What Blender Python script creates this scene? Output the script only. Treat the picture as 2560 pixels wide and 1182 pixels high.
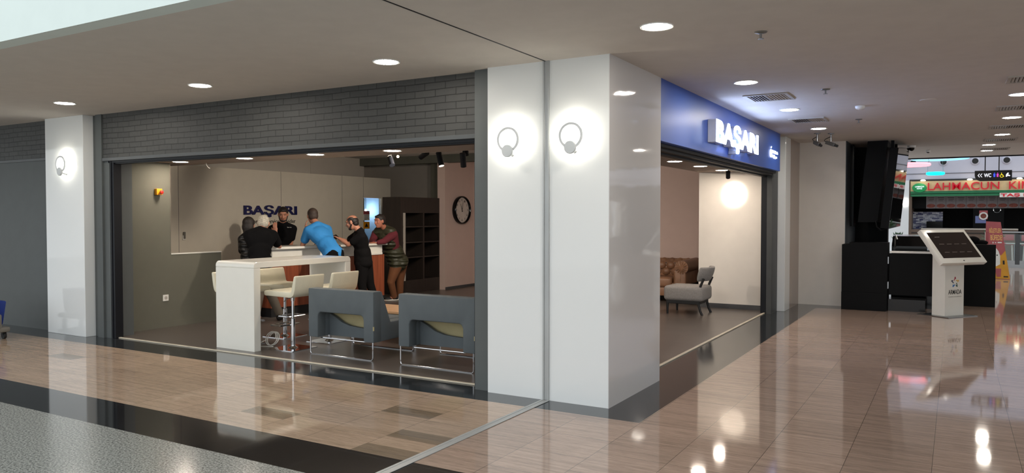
import bpy, bmesh, math, random
from mathutils import Vector, Matrix, Euler, Quaternion
random.seed(7)
S = bpy.context.scene
for o in list(bpy.data.objects): bpy.data.objects.remove(o)
C = S.collection
R = math.radians
# ------------------------------------------------------------------ camera
FPX, W, H = 1905.0, 2560, 1182
YAW, PIT = R(30.2), R(-1.5)
cam = bpy.data.cameras.new('camera'); cam.sensor_width = 36; cam.lens = 36 * FPX / W
cam.clip_start = .05; cam.clip_end = 300
camo = bpy.data.objects.new('camera', cam); C.objects.link(camo)
CP = Vector((0, 0, 1.6)); camo.location = CP
camo.rotation_euler = (R(90) + PIT, 0, YAW); S.camera = camo
FW = Vector((-math.sin(YAW) * math.cos(PIT), math.cos(YAW) * math.cos(PIT), math.sin(PIT)))
RT = Vector((math.cos(YAW), math.sin(YAW), 0)); UP = RT.cross(FW)
def J(px, py, D): return CP + FW * D + RT * ((px - W / 2) * D / FPX) - UP * ((py - H / 2) * D / FPX)
# ------------------------------------------------------------------ world, view
wd = bpy.data.worlds.new('world'); S.world = wd; wd.use_nodes = True
bg = wd.node_tree.nodes['Background']; bg.inputs[0].default_value = (.91, .965, .99, 1); bg.inputs[1].default_value = 1.25
S.view_settings.view_transform = 'Standard'; S.view_settings.look = 'None'
S.view_settings.gamma = 1; S.view_settings.exposure = 0.35; S.view_settings.use_curve_mapping = False
DL = 110.0        # downlight emission
SL = 118.0        # shop downlight emission
# ------------------------------------------------------------------ materials
def lin(c):
    c = c / 255.0
    return c / 12.92 if c <= .04045 else ((c + .055) / 1.055) ** 2.4
def rgb(t): return (lin(t[0]), lin(t[1]), lin(t[2]), 1)
class NT:
    def __init__(s, name):
        s.m = bpy.data.materials.new(name); s.m.use_nodes = True; s.t = s.m.node_tree
        s.b = s.t.nodes['Principled BSDF']
    def n(s, typ, **k):
        x = s.t.nodes.new(typ)
        for a, v in k.items():
            if a.startswith('_'): setattr(x, a[1:], v)
            else: x.inputs[a.replace('__', ' ')].default_value = v
        return x
    def l(s, a, b): s.t.links.new(a, b)
    def coords(s, scale=(1, 1, 1), rot=(0, 0, 0), loc=(0, 0, 0), gen=False):
        g = s.n('ShaderNodeNewGeometry') if not gen else s.n('ShaderNodeTexCoord')
        mp = s.n('ShaderNodeMapping'); mp.inputs['Scale'].default_value = scale
        mp.inputs['Rotation'].default_value = rot; mp.inputs['Location'].default_value = loc
        s.l(g.outputs['Position' if not gen else 'Object'], mp.inputs[0]); return mp.outputs[0]
def mat(name, c, rough=.5, metal=0, spec=.5, var=.06, nscale=(6, 6, 6), bump=0, bscale=30, coat=0, obj=True, c2=None):
    t = NT(name); b = t.b
    co = t.coords(nscale, gen=obj)
    nz = t.n('ShaderNodeTexNoise', Scale=1.0, Detail=4.0); t.l(co, nz.inputs['Vector'])
    mx = t.n('ShaderNodeMix', _data_type='RGBA')
    a = rgb(c); lo = tuple(v * (1 - var) for v in a[:3]) + (1,); hi = tuple(min(1, v * (1 + var)) for v in a[:3]) + (1,)
    if c2: hi = rgb(c2)
    mx.inputs[6].default_value = lo; mx.inputs[7].default_value = hi
    rp = t.n('ShaderNodeValToRGB'); rp.color_ramp.elements[0].position = .35; rp.color_ramp.elements[1].position = .65
    t.l(nz.outputs[0], rp.inputs[0]); t.l(rp.outputs[0], mx.inputs[0]); t.l(mx.outputs[2], b.inputs['Base Color'])
    b.inputs['Roughness'].default_value = rough; b.inputs['Metallic'].default_value = metal
    b.inputs['Specular IOR Level'].default_value = spec; b.inputs['Coat Weight'].default_value = coat
    if bump:
        n2 = t.n('ShaderNodeTexNoise', Scale=float(bscale), Detail=3.0); t.l(t.coords(gen=obj), n2.inputs['Vector'])
        bp = t.n('ShaderNodeBump', Strength=bump, Distance=.01); t.l(n2.outputs[0], bp.inputs['Height']); t.l(bp.outputs[0], b.inputs['Normal'])
    return t.m
def emis(name, c, s):
    t = NT(name); b = t.b; b.inputs['Base Color'].default_value = rgb(c)
    b.inputs['Emission Color'].default_value = rgb(c); b.inputs['Emission Strength'].default_value = s
    return t.m
def tiles(name, base, dark, patch=0.0, small=.43):
    t = NT(name); b = t.b
    g = t.n('ShaderNodeNewGeometry'); sp = t.n('ShaderNodeSeparateXYZ'); t.l(g.outputs['Position'], sp.inputs[0])
    cb = t.n('ShaderNodeCombineXYZ'); t.l(sp.outputs['Y'], cb.inputs['X'])
    ad = t.n('ShaderNodeMath', _operation='ADD'); ad.inputs[1].default_value = 2.09 + .495 * 40; t.l(sp.outputs['X'], ad.inputs[0]); t.l(ad.outputs[0], cb.inputs['Y'])
    bk = t.n('ShaderNodeTexBrick', Scale=1.0); bk.offset = .37; bk.offset_frequency = 3; bk.squash_frequency = 1
    bk.inputs['Mortar Size'].default_value = .0016; bk.inputs['Mortar Smooth'].default_value = .2
    bk.inputs['Brick Width'].default_value = small; bk.inputs['Row Height'].default_value = .495; bk.inputs['Bias'].default_value = -.1
    bk.inputs['Color1'].default_value = (0, 0, 0, 1); bk.inputs['Color2'].default_value = (1, 1, 1, 1); bk.inputs['Mortar'].default_value = (.5, .5, .5, 1)
    t.l(cb.outputs[0], bk.inputs['Vector'])
    nz = t.n('ShaderNodeTexNoise', Scale=1.0, Detail=7.0, Roughness=.62); t.l(t.coords((1.3, 22, 1)), nz.inputs['Vector'])
    n2 = t.n('ShaderNodeTexNoise', Scale=1.0, Detail=5.0, Roughness=.7); t.l(t.coords((9, 120, 1)), n2.inputs['Vector'])
    rp = t.n('ShaderNodeValToRGB'); rp.color_ramp.elements[0].position = .36; rp.color_ramp.elements[1].position = .62
    rp.color_ramp.elements[0].color = rgb(dark); rp.color_ramp.elements[1].color = rgb(base); t.l(nz.outputs[0], rp.inputs[0])
    m1 = t.n('ShaderNodeMix', _data_type='RGBA', _blend_type='MULTIPLY'); m1.inputs[0].default_value = .22
    r2 = t.n('ShaderNodeValToRGB'); r2.color_ramp.elements[0].position = .4; r2.color_ramp.elements[1].position = .56; t.l(n2.outputs[0], r2.inputs[0])
    t.l(rp.outputs[0], m1.inputs[6]); t.l(r2.outputs[0], m1.inputs[7])
    hs = t.n('ShaderNodeHueSaturation'); mr = t.n('ShaderNodeMapRange'); mr.inputs[3].default_value = .90; mr.inputs[4].default_value = 1.07
    t.l(bk.outputs['Color'], mr.inputs[0]); t.l(mr.outputs[0], hs.inputs['Value']); t.l(m1.outputs[2], hs.inputs['Color'])
    last = hs.outputs[0]
    if patch:
        b2 = t.n('ShaderNodeTexBrick', Scale=1.0); b2.offset = .31; b2.offset_frequency = 2
        b2.inputs['Mortar Size'].default_value = 0.0; b2.inputs['Brick Width'].default_value = .196; b2.inputs['Row Height'].default_value = .495
        b2.inputs['Color1'].default_value = (0, 0, 0, 1); b2.inputs['Color2'].default_value = (1, 1, 1, 1); t.l(cb.outputs[0], b2.inputs['Vector'])
        gt = t.n('ShaderNodeMath', _operation='GREATER_THAN'); gt.inputs[1].default_value = 1 - patch; t.l(b2.outputs['Color'], gt.inputs[0])
        nm = t.n('ShaderNodeMath', _operation='MULTIPLY'); t.l(gt.outputs[0], nm.inputs[0]); nm.inputs[1].default_value = .6
        mp = t.n('ShaderNodeMix', _data_type='RGBA'); t.l(nm.outputs[0], mp.inputs[0]); t.l(last, mp.inputs[6]); mp.inputs[7].default_value = rgb((84, 76, 62)); last = mp.outputs[2]
    mm = t.n('ShaderNodeMix', _data_type='RGBA'); t.l(bk.outputs['Fac'], mm.inputs[0]); t.l(last, mm.inputs[6]); mm.inputs[7].default_value = rgb((78, 68, 60))
    t.l(mm.outputs[2], b.inputs['Base Color']); b.inputs['Roughness'].default_value = .055; b.inputs['IOR'].default_value = 1.72 if patch else 1.62
    n3 = t.n('ShaderNodeTexNoise', Scale=1.6, Detail=1.0); t.l(t.coords(), n3.inputs['Vector'])
    bp = t.n('ShaderNodeBump', Strength=.05, Distance=.01); t.l(n3.outputs[0], bp.inputs['Height']); t.l(bp.outputs[0], b.inputs['Normal'])
    return t.m
def granite(name):
    t = NT(name); b = t.b
    vo = t.n('ShaderNodeTexNoise', Scale=70.0, Detail=6.0, Roughness=.8); t.l(t.coords(), vo.inputs['Vector'])
    rp = t.n('ShaderNodeValToRGB'); rp.color_ramp.elements[0].position = .40; rp.color_ramp.elements[1].position = .58
    rp.color_ramp.elements[0].color = rgb((66, 68, 65)); rp.color_ramp.elements[1].color = rgb((168, 169, 163)); t.l(vo.outputs[0], rp.inputs[0])
    t.l(rp.outputs[0], b.inputs['Base Color']); b.inputs['Roughness'].default_value = .16; return t.m
def slab(name, c, w, h, rough=.1, mort=.0015, mc=(70, 70, 72)):
    t = NT(name); b = t.b
    bk = t.n('ShaderNodeTexBrick', Scale=1.0); bk.offset = 0
    bk.inputs['Mortar Size'].default_value = mort; bk.inputs['Brick Width'].default_value = w; bk.inputs['Row Height'].default_value = h
    a = rgb(c); bk.inputs['Color1'].default_value = a; bk.inputs['Color2'].default_value = tuple(v * 1.12 for v in a[:3]) + (1,); bk.inputs['Mortar'].default_value = rgb(mc)
    t.l(t.coords(loc=(40 + 2.71, 40 - 5.57, 0)), bk.inputs['Vector']); t.l(bk.outputs['Color'], b.inputs['Base Color'])
    b.inputs['Roughness'].default_value = rough; b.inputs['IOR'].default_value = 1.6; return t.m
def brickm(name):
    t = NT(name); b = t.b
    g = t.n('ShaderNodeNewGeometry'); sp = t.n('ShaderNodeSeparateXYZ'); t.l(g.outputs['Position'], sp.inputs[0])
    cb = t.n('ShaderNodeCombineXYZ'); t.l(sp.outputs['X'], cb.inputs['X']); t.l(sp.outputs['Z'], cb.inputs['Y'])
    nw = t.n('ShaderNodeTexNoise', Scale=2.5, Detail=2.0); t.l(g.outputs['Position'], nw.inputs['Vector'])
    mxv = t.n('ShaderNodeMix', _data_type='VECTOR'); mxv.inputs[0].default_value = .02; t.l(cb.outputs[0], mxv.inputs[4]); t.l(nw.outputs['Color'], mxv.inputs[5])
    bk = t.n('ShaderNodeTexBrick', Scale=1.0); bk.offset = .5
    bk.inputs['Mortar Size'].default_value = .004; bk.inputs['Mortar Smooth'].default_value = .4; bk.inputs['Brick Width'].default_value = .235; bk.inputs['Row Height'].default_value = .066
    bk.inputs['Color1'].default_value = rgb((54, 54, 53)); bk.inputs['Color2'].default_value = rgb((63, 63, 61)); bk.inputs['Mortar'].default_value = rgb((28, 28, 28))
    t.l(mxv.outputs[1], bk.inputs['Vector']); t.l(bk.outputs['Color'], b.inputs['Base Color']); b.inputs['Roughness'].default_value = .55
    sb = t.n('ShaderNodeMath', _operation='SUBTRACT'); sb.inputs[0].default_value = 1; t.l(bk.outputs['Fac'], sb.inputs[1])
    n2 = t.n('ShaderNodeTexNoise', Scale=18.0, Detail=4.0); t.l(g.outputs['Position'], n2.inputs['Vector'])
    ad = t.n('ShaderNodeMath', _operation='MULTIPLY_ADD'); t.l(n2.outputs[0], ad.inputs[0]); ad.inputs[1].default_value = .35; t.l(sb.outputs[0], ad.inputs[2])
    bp = t.n('ShaderNodeBump', Strength=.9, Distance=.012); t.l(ad.outputs[0], bp.inputs['Height']); t.l(bp.outputs[0], b.inputs['Normal'])
    return t.m
def glossy_panel(name, c, rough=.07, wav=.12):
    t = NT(name); b = t.b; b.inputs['Base Color'].default_value = rgb(c); b.inputs['Roughness'].default_value = rough
    nz = t.n('ShaderNodeTexNoise', Scale=1.0, Detail=2.0); t.l(t.coords((2.2, 2.2, 5.0)), nz.inputs['Vector'])
    bp = t.n('ShaderNodeBump', Strength=wav, Distance=.02); t.l(nz.outputs[0], bp.inputs['Height']); t.l(bp.outputs[0], b.inputs['Normal'])
    return t.m
def wood(name, c1, c2, rough=.4, sc=(30, 30, 1.2)):
    t = NT(name); b = t.b
    nz = t.n('ShaderNodeTexNoise', Scale=1.0, Detail=6.0, Roughness=.6); t.l(t.coords(sc, gen=True), nz.inputs['Vector'])
    rp = t.n('ShaderNodeValToRGB'); rp.color_ramp.elements[0].position = .35; rp.color_ramp.elements[1].position = .65
    rp.color_ramp.elements[0].color = rgb(c1); rp.color_ramp.elements[1].color = rgb(c2); t.l(nz.outputs[0], rp.inputs[0]); t.l(rp.outputs[0], b.inputs['Base Color'])
    b.inputs['Roughness'].default_value = rough; return t.m
def quilt(name, c, per=.075):
    t = NT(name); b = t.b; b.inputs['Base Color'].default_value = rgb(c); b.inputs['Roughness'].default_value = .5
    wv = t.n('ShaderNodeTexWave', Scale=1 / per / 6.283 * 2, Distortion=1.5); wv.bands_direction = 'Z'; wv.wave_profile = 'SIN'
    wv.inputs['Detail Scale'].default_value = 3.0
    t.l(t.coords(gen=True), wv.inputs['Vector']); bp = t.n('ShaderNodeBump', Strength=.8, Distance=.02)
    t.l(wv.outputs['Fac'], bp.inputs['Height']); t.l(bp.outputs[0], b.inputs['Normal']); return t.m
def mosaic(name):
    t = NT(name); b = t.b
    g = t.n('ShaderNodeNewGeometry'); sp = t.n('ShaderNodeSeparateXYZ'); t.l(g.outputs['Position'], sp.inputs[0])
    cb = t.n('ShaderNodeCombineXYZ'); t.l(sp.outputs['X'], cb.inputs['X']); t.l(sp.outputs['Z'], cb.inputs['Y'])
    bk = t.n('ShaderNodeTexBrick', Scale=1.0); bk.inputs['Brick Width'].default_value = .12; bk.inputs['Row Height'].default_value = .05; bk.inputs['Mortar Size'].default_value = .002
    bk.inputs['Color1'].default_value = rgb((26, 36, 110)); bk.inputs['Color2'].default_value = rgb((235, 236, 245)); bk.inputs['Mortar'].default_value = rgb((60, 60, 70))
    t.l(cb.outputs[0], bk.inputs['Vector']); t.l(bk.outputs['Color'], b.inputs['Base Color']); b.inputs['Roughness'].default_value = .3; return t.m
def glassm(name, c, rough=.02):
    t = NT(name); b = t.b; b.inputs['Base Color'].default_value = rgb(c); b.inputs['Transmission Weight'].default_value = 1
    b.inputs['Roughness'].default_value = rough; b.inputs['IOR'].default_value = 1.45
    nz = t.n('ShaderNodeTexNoise', Scale=2.0); mr = t.n('ShaderNodeMapRange'); mr.inputs[3].default_value = rough; mr.inputs[4].default_value = rough + .03
    t.l(nz.outputs[0], mr.inputs[0]); t.l(mr.outputs[0], b.inputs['Roughness']); return t.m
M = {}
M['trav'] = tiles('travertine_right', (182, 158, 142), (160, 138, 124))
M['travl'] = tiles('travertine_left', (190, 165, 143), (168, 145, 124), patch=.045, small=.40)
M['granite'] = granite('speckled_granite')
M['blackst'] = slab('black_granite', (22, 23, 25), .61, .485, .06)
M['blackst2'] = slab('black_border_stone', (38, 41, 44), .61, .70, .10)
M['shopfl'] = slab('shop_floor_tiles', (86, 79, 74), 1.2, .3, .3, .001, (70, 62, 56))
M['ceil'] = mat('ceiling_plaster', (205, 198, 190), .9, var=.02, bump=.05, bscale=60)
M['ceil_lit'] = mat('ceiling_plaster_lit', (216, 212, 205), .9, var=.02)  # lighter copy of the ceiling plaster, brighter light put into the colour
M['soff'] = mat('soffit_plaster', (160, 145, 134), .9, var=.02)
M['dceil'] = mat('dark_ceiling_paint', (52, 54, 56), .8)
M['beam'] = mat('grey_beam_paint', (82, 82, 74), .8)
M['pillar'] = glossy_panel('glossy_white_panel', (226, 228, 228), .05, .04)
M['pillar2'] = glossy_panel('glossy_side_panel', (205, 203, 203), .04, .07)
M['brownp'] = glossy_panel('brown_glossy_panel', (160, 143, 132), .15, .05)
M['brick'] = brickm('painted_grey_brick')
M['grey'] = mat('grey_paint', (84, 88, 88), .6, var=.03)
M['grey2'] = mat('grey_steel_frame', (74, 77, 79), .45, var=.03)
M['blackm'] = mat('black_metal', (17, 19, 25), .5, spec=.3)
M['part'] = mat('olive_grey_wall_paint', (100, 99, 88), .85, var=.02)
M['cream'] = mat('cream_wall_panel', (212, 204, 188), .7, var=.015)
M['cream2'] = mat('cream_wall_paint', (176, 168, 158), .85, var=.015)
M['pinklit'] = mat('wall_paint_pink_light', (200, 176, 166), .85, var=.015)  # off-white wall, the pink cast of the light put into its colour
M['white'] = mat('white_wall_paint', (218, 212, 204), .8, var=.015)
M['base'] = mat('dark_grey_skirting', (72, 72, 74), .5)
M['wlaq'] = mat('white_lacquer', (226, 224, 216), .22, var=.01, coat=.3)
M['ivory'] = mat('ivory_leather', (218, 212, 190), .38, var=.03, bump=.1, bscale=90)
M['chrome'] = mat('chrome', (205, 205, 208), .08, metal=1, var=.01)
M['steel'] = mat('brushed_steel', (150, 152, 154), .3, metal=1, nscale=(2, 2, 60))
M['gfab'] = mat('blue_grey_upholstery', (90, 97, 101), .75, bump=.25, bscale=400, var=.04)
M['beigef'] = mat('beige_upholstery', (182, 170, 130), .8, bump=.2, bscale=300)
M['redwood'] = wood('reddish_wood_veneer', (112, 54, 34), (150, 80, 52))
M['lwood'] = wood('light_oak_top', (196, 156, 118), (226, 188, 150), sc=(2, 30, 30))
M['darkcab'] = wood('dark_brown_laminate', (34, 28, 25), (44, 36, 32), .45)
M['black'] = mat('black_laminate', (9, 9, 10), .5, spec=.12)
M['blackgl'] = mat('gloss_black', (9, 9, 11), .12, spec=.3)
M['dgrey'] = mat('charcoal_wall_paint', (66, 71, 76), .6)
M['blue'] = glossy_panel('blue_fascia_panel', (48, 84, 168), .35, .02)
M['navy'] = mat('navy_letters', (24, 28, 82), .35)
M['blk'] = mat('black_print', (18, 18, 20), .6)
M['lglow'] = emis('lit_sign_face', (185, 208, 255), 17); M['lglow2'] = emis('lit_emblem_face', (225, 235, 255), 1.5)
M['lside'] = mat('sign_letter_side', (200, 205, 222), .4)
M['dl'] = emis('downlight_face', (255, 246, 232), DL)
M['sdl'] = emis('shop_downlight_face', (255, 238, 220), SL)
M['ring'] = mat('white_lamp_trim', (232, 232, 230), .4)
M['ventg'] = mat('vent_grey', (176, 170, 162), .5); M['camg'] = mat('camera_grey', (70, 68, 66), .35)
M['led'] = emis('sconce_led', (255, 249, 232), 90)
M['sgrey'] = mat('sconce_metal', (214, 218, 220), .35)
M['spotface'] = emis('spot_face', (255, 225, 190), 9)
M['leather'] = mat('brown_leather', (136, 98, 72), .42, var=.22, nscale=(3, 3, 3), bump=.15, bscale=60)
M['gtweed'] = mat('grey_tweed', (138, 134, 132), .9, bump=.4, bscale=500, var=.12, nscale=(60, 60, 60))
M['brass'] = mat('nail_brass', (120, 84, 52), .3, metal=1)
M['yellow'] = mat('yellow_plastic', (226, 150, 20), .4)
M['red'] = mat('red_plastic', (190, 38, 28), .4)
M['wplast'] = mat('white_plastic', (228, 226, 220), .35)
M['gplast'] = mat('grey_plastic', (110, 106, 98), .4)
M['bplast'] = mat('blue_plastic', (24, 50, 130), .45)
M['screen'] = mat('dark_screen', (34, 27, 26), .12)
M['screen2'] = mat('glossy_tv_screen', (10, 10, 12), .03)
M['stext'] = mat('screen_text_grey', (84, 74, 70), .5)
M['skin'] = mat('skin', (176, 122, 98), .5, var=.06, nscale=(20, 20, 20))
M['skin2'] = mat('skin_ruddy', (170, 108, 86), .5, var=.08, nscale=(20, 20, 20))
M['hairb'] = mat('dark_hair', (30, 23, 20), .55, bump=.5, bscale=120, var=.2)
M['hairbr'] = mat('brown_hair', (56, 42, 34), .6, bump=.5, bscale=120, var=.2)
M['hairg'] = mat('grey_hair', (176, 170, 156), .65, bump=.5, bscale=90, var=.25, nscale=(60, 60, 60))
M['tblack'] = mat('black_cloth', (10, 10, 12), .95, spec=.15, bump=.25, bscale=40)
M['tblack2'] = mat('washed_black_cloth', (15, 14, 15), .95, spec=.15, bump=.3, bscale=30)
M['tblue'] = mat('blue_polo_cloth', (38, 122, 186), .8, bump=.4, bscale=16, var=.05)
M['burg'] = mat('burgundy_knit', (92, 26, 36), .9, bump=.2, bscale=150)
M['olive'] = quilt('olive_quilted_cloth', (50, 50, 34))
M['qblack'] = quilt('black_quilted_cloth', (14, 13, 13))
M['brownt'] = mat('brown_trouser_cloth', (108, 66, 38), .85, bump=.3, bscale=25)
M['khaki'] = mat('khaki_trouser_cloth', (96, 88, 78), .85, bump=.3, bscale=25)
M['eye'] = mat('eye_white', (150, 136, 126), .4); M['lip'] = mat('lip', (140, 78, 66), .5)
M['green'] = mat('green_sign_paint', (30, 110, 70), .5); M['bgreen'] = mat('bright_green_sign', (22, 150, 84), .5)
M['signcream'] = mat('cream_sign_board', (210, 186, 140), .6)
M['signred'] = emis('red_sign_letters', (176, 14, 34), .3)
M['menu'] = mat('menu_board_print', (120, 112, 112), .6); M['food'] = mat('food_print', (120, 56, 42), .6, var=.3, nscale=(20, 20, 20))
M['atr'] = mat('atrium_white_wall', (186, 186, 200), .8, var=.01)
M['skyfas'] = mat('pale_atrium_fascia', (216, 226, 222), .8, var=.01)
M['mosaic'] = mosaic('mosaic_tiles')
M['counterb'] = mat('brown_counter_cladding', (104, 86, 74), .5)
M['pinkled'] = emis('pink_ring_light', (255, 140, 150), 1.6); M['cyanled'] = emis('cyan_ring_light', (0, 225, 240), 1.6); M['skyled'] = emis('pale_blue_ring_light', (130, 195, 230), 1.1)
M['poster_r'] = mat('poster_red', (172, 84, 88), .5); M['poster_y'] = mat('poster_yellow', (212, 150, 40), .5); M['poster_t'] = mat('poster_lettering', (232, 180, 110), .5)
M['kred'] = mat('logo_red', (170, 40, 66), .5); M['kyel'] = mat('logo_yellow', (216, 170, 70), .5); M['kgrn'] = mat('logo_green', (16, 70, 56), .5); M['kblu'] = mat('logo_blue', (30, 110, 180), .5); M['kprp'] = mat('logo_purple', (44, 40, 80), .5)
M['wcblue'] = emis('pictogram_blue', (50, 80, 220), .8); M['wcpink'] = emis('pictogram_pink', (190, 60, 160), .8); M['wcyel'] = emis('pictogram_yellow', (220, 200, 40), .8); M['wcw'] = emis('pictogram_white', (225, 228, 240), .9)
M['glassg'] = glassm('greenish_glass', (222, 236, 234)); M['dblue'] = mat('back_room_blue', (160, 190, 216), .8); M['leaf'] = mat('leaf_green', (60, 96, 60), .6)
# ------------------------------------------------------------------ geometry helpers
class MB:
    def __init__(s): s.b = bmesh.new()
    def box(s, x0, x1, y0, y1, z0, z1, bev=0, seg=2, mtx=None):
        r = bmesh.ops.create_cube(s.b, size=1); vs = r['verts']
        for v in vs: v.co = Vector(((x0 + x1) / 2 + v.co.x * (x1 - x0), (y0 + y1) / 2 + v.co.y * (y1 - y0), (z0 + z1) / 2 + v.co.z * (z1 - z0)))
        if bev:
            es = list({e for v in vs for e in v.link_edges})
            r2 = bmesh.ops.bevel(s.b, geom=es, offset=bev, segments=seg, profile=.5, affect='EDGES'); vs = r2['verts'] + [v for v in vs if v.is_valid]
        if mtx:
            for v in set(vs): v.co = mtx @ v.co
        return s
    def prism(s, pts, d, n, bev=0, seg=2):      # pts: 3D outline, extruded by vector n*d
        n = Vector(n) * d; a = [s.b.verts.new(Vector(p)) for p in pts]; c = [s.b.verts.new(Vector(p) + n) for p in pts]
        k = len(pts); f = [s.b.faces.new(a), s.b.faces.new(c[::-1])]
        for i in range(k): f.append(s.b.faces.new((a[i], a[(i + 1) % k], c[(i + 1) % k], c[i])))
        bmesh.ops.recalc_face_normals(s.b, faces=f)
        if bev:
            es = list({e for q in f for e in q.edges}); bmesh.ops.bevel(s.b, geom=es, offset=bev, segments=seg, profile=.5, affect='EDGES')
        return s
    def cone(s, p0, p1, r0, r1=None, seg=20, caps=True):
        r1 = r0 if r1 is None else r1; p0 = Vector(p0); p1 = Vector(p1); d = p1 - p0
        q = d.to_track_quat('Z', 'Y').to_matrix().to_4x4(); q.translation = (p0 + p1) / 2
        bmesh.ops.create_cone(s.b, cap_ends=caps, segments=seg, radius1=max(r0, 1e-4), radius2=max(r1, 1e-4), depth=d.length, matrix=q); return s
    def cap(s, p0, r0, p1, r1, seg=14):          # tapered capsule
        p0 = Vector(p0); p1 = Vector(p1); s.cone(p0, p1, r0, r1, seg); s.ell(p0, (r0,) * 3); s.ell(p1, (r1,) * 3); return s
    def ell(s, c, r, mtx=None, sub=3):
        m = Matrix.Translation(Vector(c)) @ (mtx.to_4x4() if mtx else Matrix.Identity(4)) @ Matrix.Diagonal((*r, 1))
        bmesh.ops.create_icosphere(s.b, subdivisions=sub, radius=1, matrix=m); return s
    def tube(s, pts, r, seg=8, closed=False):
        pts = [Vector(p) for p in pts]; k = len(pts); rings = []; ref = None
        for i, p in enumerate(pts):
            if closed: d = pts[(i + 1) % k] - pts[i - 1]
            else: d = pts[min(i + 1, k - 1)] - pts[max(i - 1, 0)]
            d.normalize()
            if ref is None: ref = d.orthogonal().normalized()
            ref = (ref - d * ref.dot(d)).normalized(); bi = d.cross(ref)
            rings.append([s.b.verts.new(p + (ref * math.cos(t) + bi * math.sin(t)) * r) for t in [2 * math.pi * j / seg for j in range(seg)]])
        for i in range(k if closed else k - 1):
            a, b = rings[i], rings[(i + 1) % k]
            for j in range(seg): s.b.faces.new((a[j], a[(j + 1) % seg], b[(j + 1) % seg], b[j]))
        if not closed: s.b.faces.new(rings[0][::-1]); s.b.faces.new(rings[-1])
        return s
    def lathe(s, prof, c, ax=(0, 0, 1), seg=32, ring=False):   # prof: (radius, height)
        ax = Vector(ax).normalized(); u = ax.orthogonal().normalized(); w = ax.cross(u); c = Vector(c); rings = []
        for r, h in prof: rings.append([s.b.verts.new(c + ax * h + (u * math.cos(t) + w * math.sin(t)) * max(r, 1e-4)) for t in [2 * math.pi * j / seg for j in range(seg)]])
        f = []
        nr = len(rings)
        for i in range(nr if ring else nr - 1):
            for j in range(seg): f.append(s.b.faces.new((rings[i][j], rings[i][(j + 1) % seg], rings[(i + 1) % nr][(j + 1) % seg], rings[(i + 1) % nr][j])))
        if not ring: f.append(s.b.faces.new(rings[0][::-1])); f.append(s.b.faces.new(rings[-1]))
        bmesh.ops.recalc_face_normals(s.b, faces=f); return s
    def xf(s, m):
        for v in s.b.verts: v.co = m @ v.co
        return s
BASE = {}
def obj(name, mb, m, parent=None, smooth=False, loc=None, **kw):
    me = bpy.data.meshes.new(name); b = mb.b if isinstance(mb, MB) else mb
    base = BASE.get(parent.name, Vector((0, 0, 0))) if parent else (Vector(loc) if loc is not None else Vector((0, 0, 0)))
    for v in b.verts: v.co -= base
    b.to_mesh(me); b.free(); me.materials.append(M[m] if isinstance(m, str) else m)
    for p in me.polygons: p.use_smooth = smooth
    if smooth:
        try: me.set_sharp_from_angle(angle=R(42))
        except Exception: pass
    o = bpy.data.objects.new(name, me); C.objects.link(o)
    if parent: o.parent = parent; BASE[o.name] = base
    elif loc is not None: o.location = base; BASE[o.name] = base
    for k, v in kw.items(): o[k] = v
    return o
def thing(name, label, cat, loc=(0, 0, 0), group=None, local=False):
    o = bpy.data.objects.new(name, None); C.objects.link(o); o.empty_display_size = .1
    o['label'] = label; o['category'] = cat
    if group: o['group'] = group
    o.location = loc
    BASE[o.name] = Vector((0, 0, 0)) if local else Vector(loc)
    return o
def tag(o, label, cat, group=None):
    o['label'] = label; o['category'] = cat
    if group: o['group'] = group
    return o
def struct(name, mb, m, label=None, **k):
    o = obj(name, mb, m, **k); o['kind'] = 'structure'
    return o
def dup(root, loc, rotz, label, scale=None):
    r = root.copy(); C.objects.link(r); r.location = loc; r.rotation_euler = (0, 0, rotz); r['label'] = label
    for ch in list(root.children):
        c = ch.copy(); C.objects.link(c); c.parent = r
        for g in ch.children:
            d = g.copy(); C.objects.link(d); d.parent = c
    return r
def B(*a, **k): return MB().box(*a, **k)
AXF = Matrix(((1, 0, 0), (0, 0, -1), (0, 1, 0)))      # text plane facing -Y
AXR = Matrix(((0, 0, 1), (1, 0, 0), (0, 1, 0)))       # text plane facing +X, reading along +Y
def text(name, body, loc, w, h, m, parent=None, rot=AXF, ext=.004, off=0.0, smooth=False):
    cu = bpy.data.curves.new(name, 'FONT'); cu.body = body; cu.size = 1; cu.extrude = 0.0; cu.offset = off; cu.resolution_u = 4
    to = bpy.data.objects.new(name, cu); C.objects.link(to)
    dg = bpy.context.evaluated_depsgraph_get(); me = bpy.data.meshes.new_from_object(to.evaluated_get(dg)); bpy.data.objects.remove(to)
    b = bmesh.new(); b.from_mesh(me); bpy.data.meshes.remove(me)
    bmesh.ops.remove_doubles(b, verts=b.verts, dist=1e-5)
    if ext:
        r = bmesh.ops.extrude_face_region(b, geom=list(b.faces)); vs = [g for g in r['geom'] if isinstance(g, bmesh.types.BMVert)]
        for v in vs: v.co.z += 1.0
    xs = [v.co.x for v in b.verts]; ys = [v.co.y for v in b.verts]
    x0, x1, y0, y1 = min(xs), max(xs), min(ys), max(ys)
    for v in b.verts:
        v.co = Vector(((v.co.x - x0) / (x1 - x0) * w, (v.co.y - y0) / (y1 - y0) * h, v.co.z * ext)); v.co = rot @ v.co + Vector(loc)
    bmesh.ops.recalc_face_normals(b, faces=b.faces)
    return obj(name, b, m, parent)
# ================================================================== SETTING
CZ = 2.94
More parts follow.
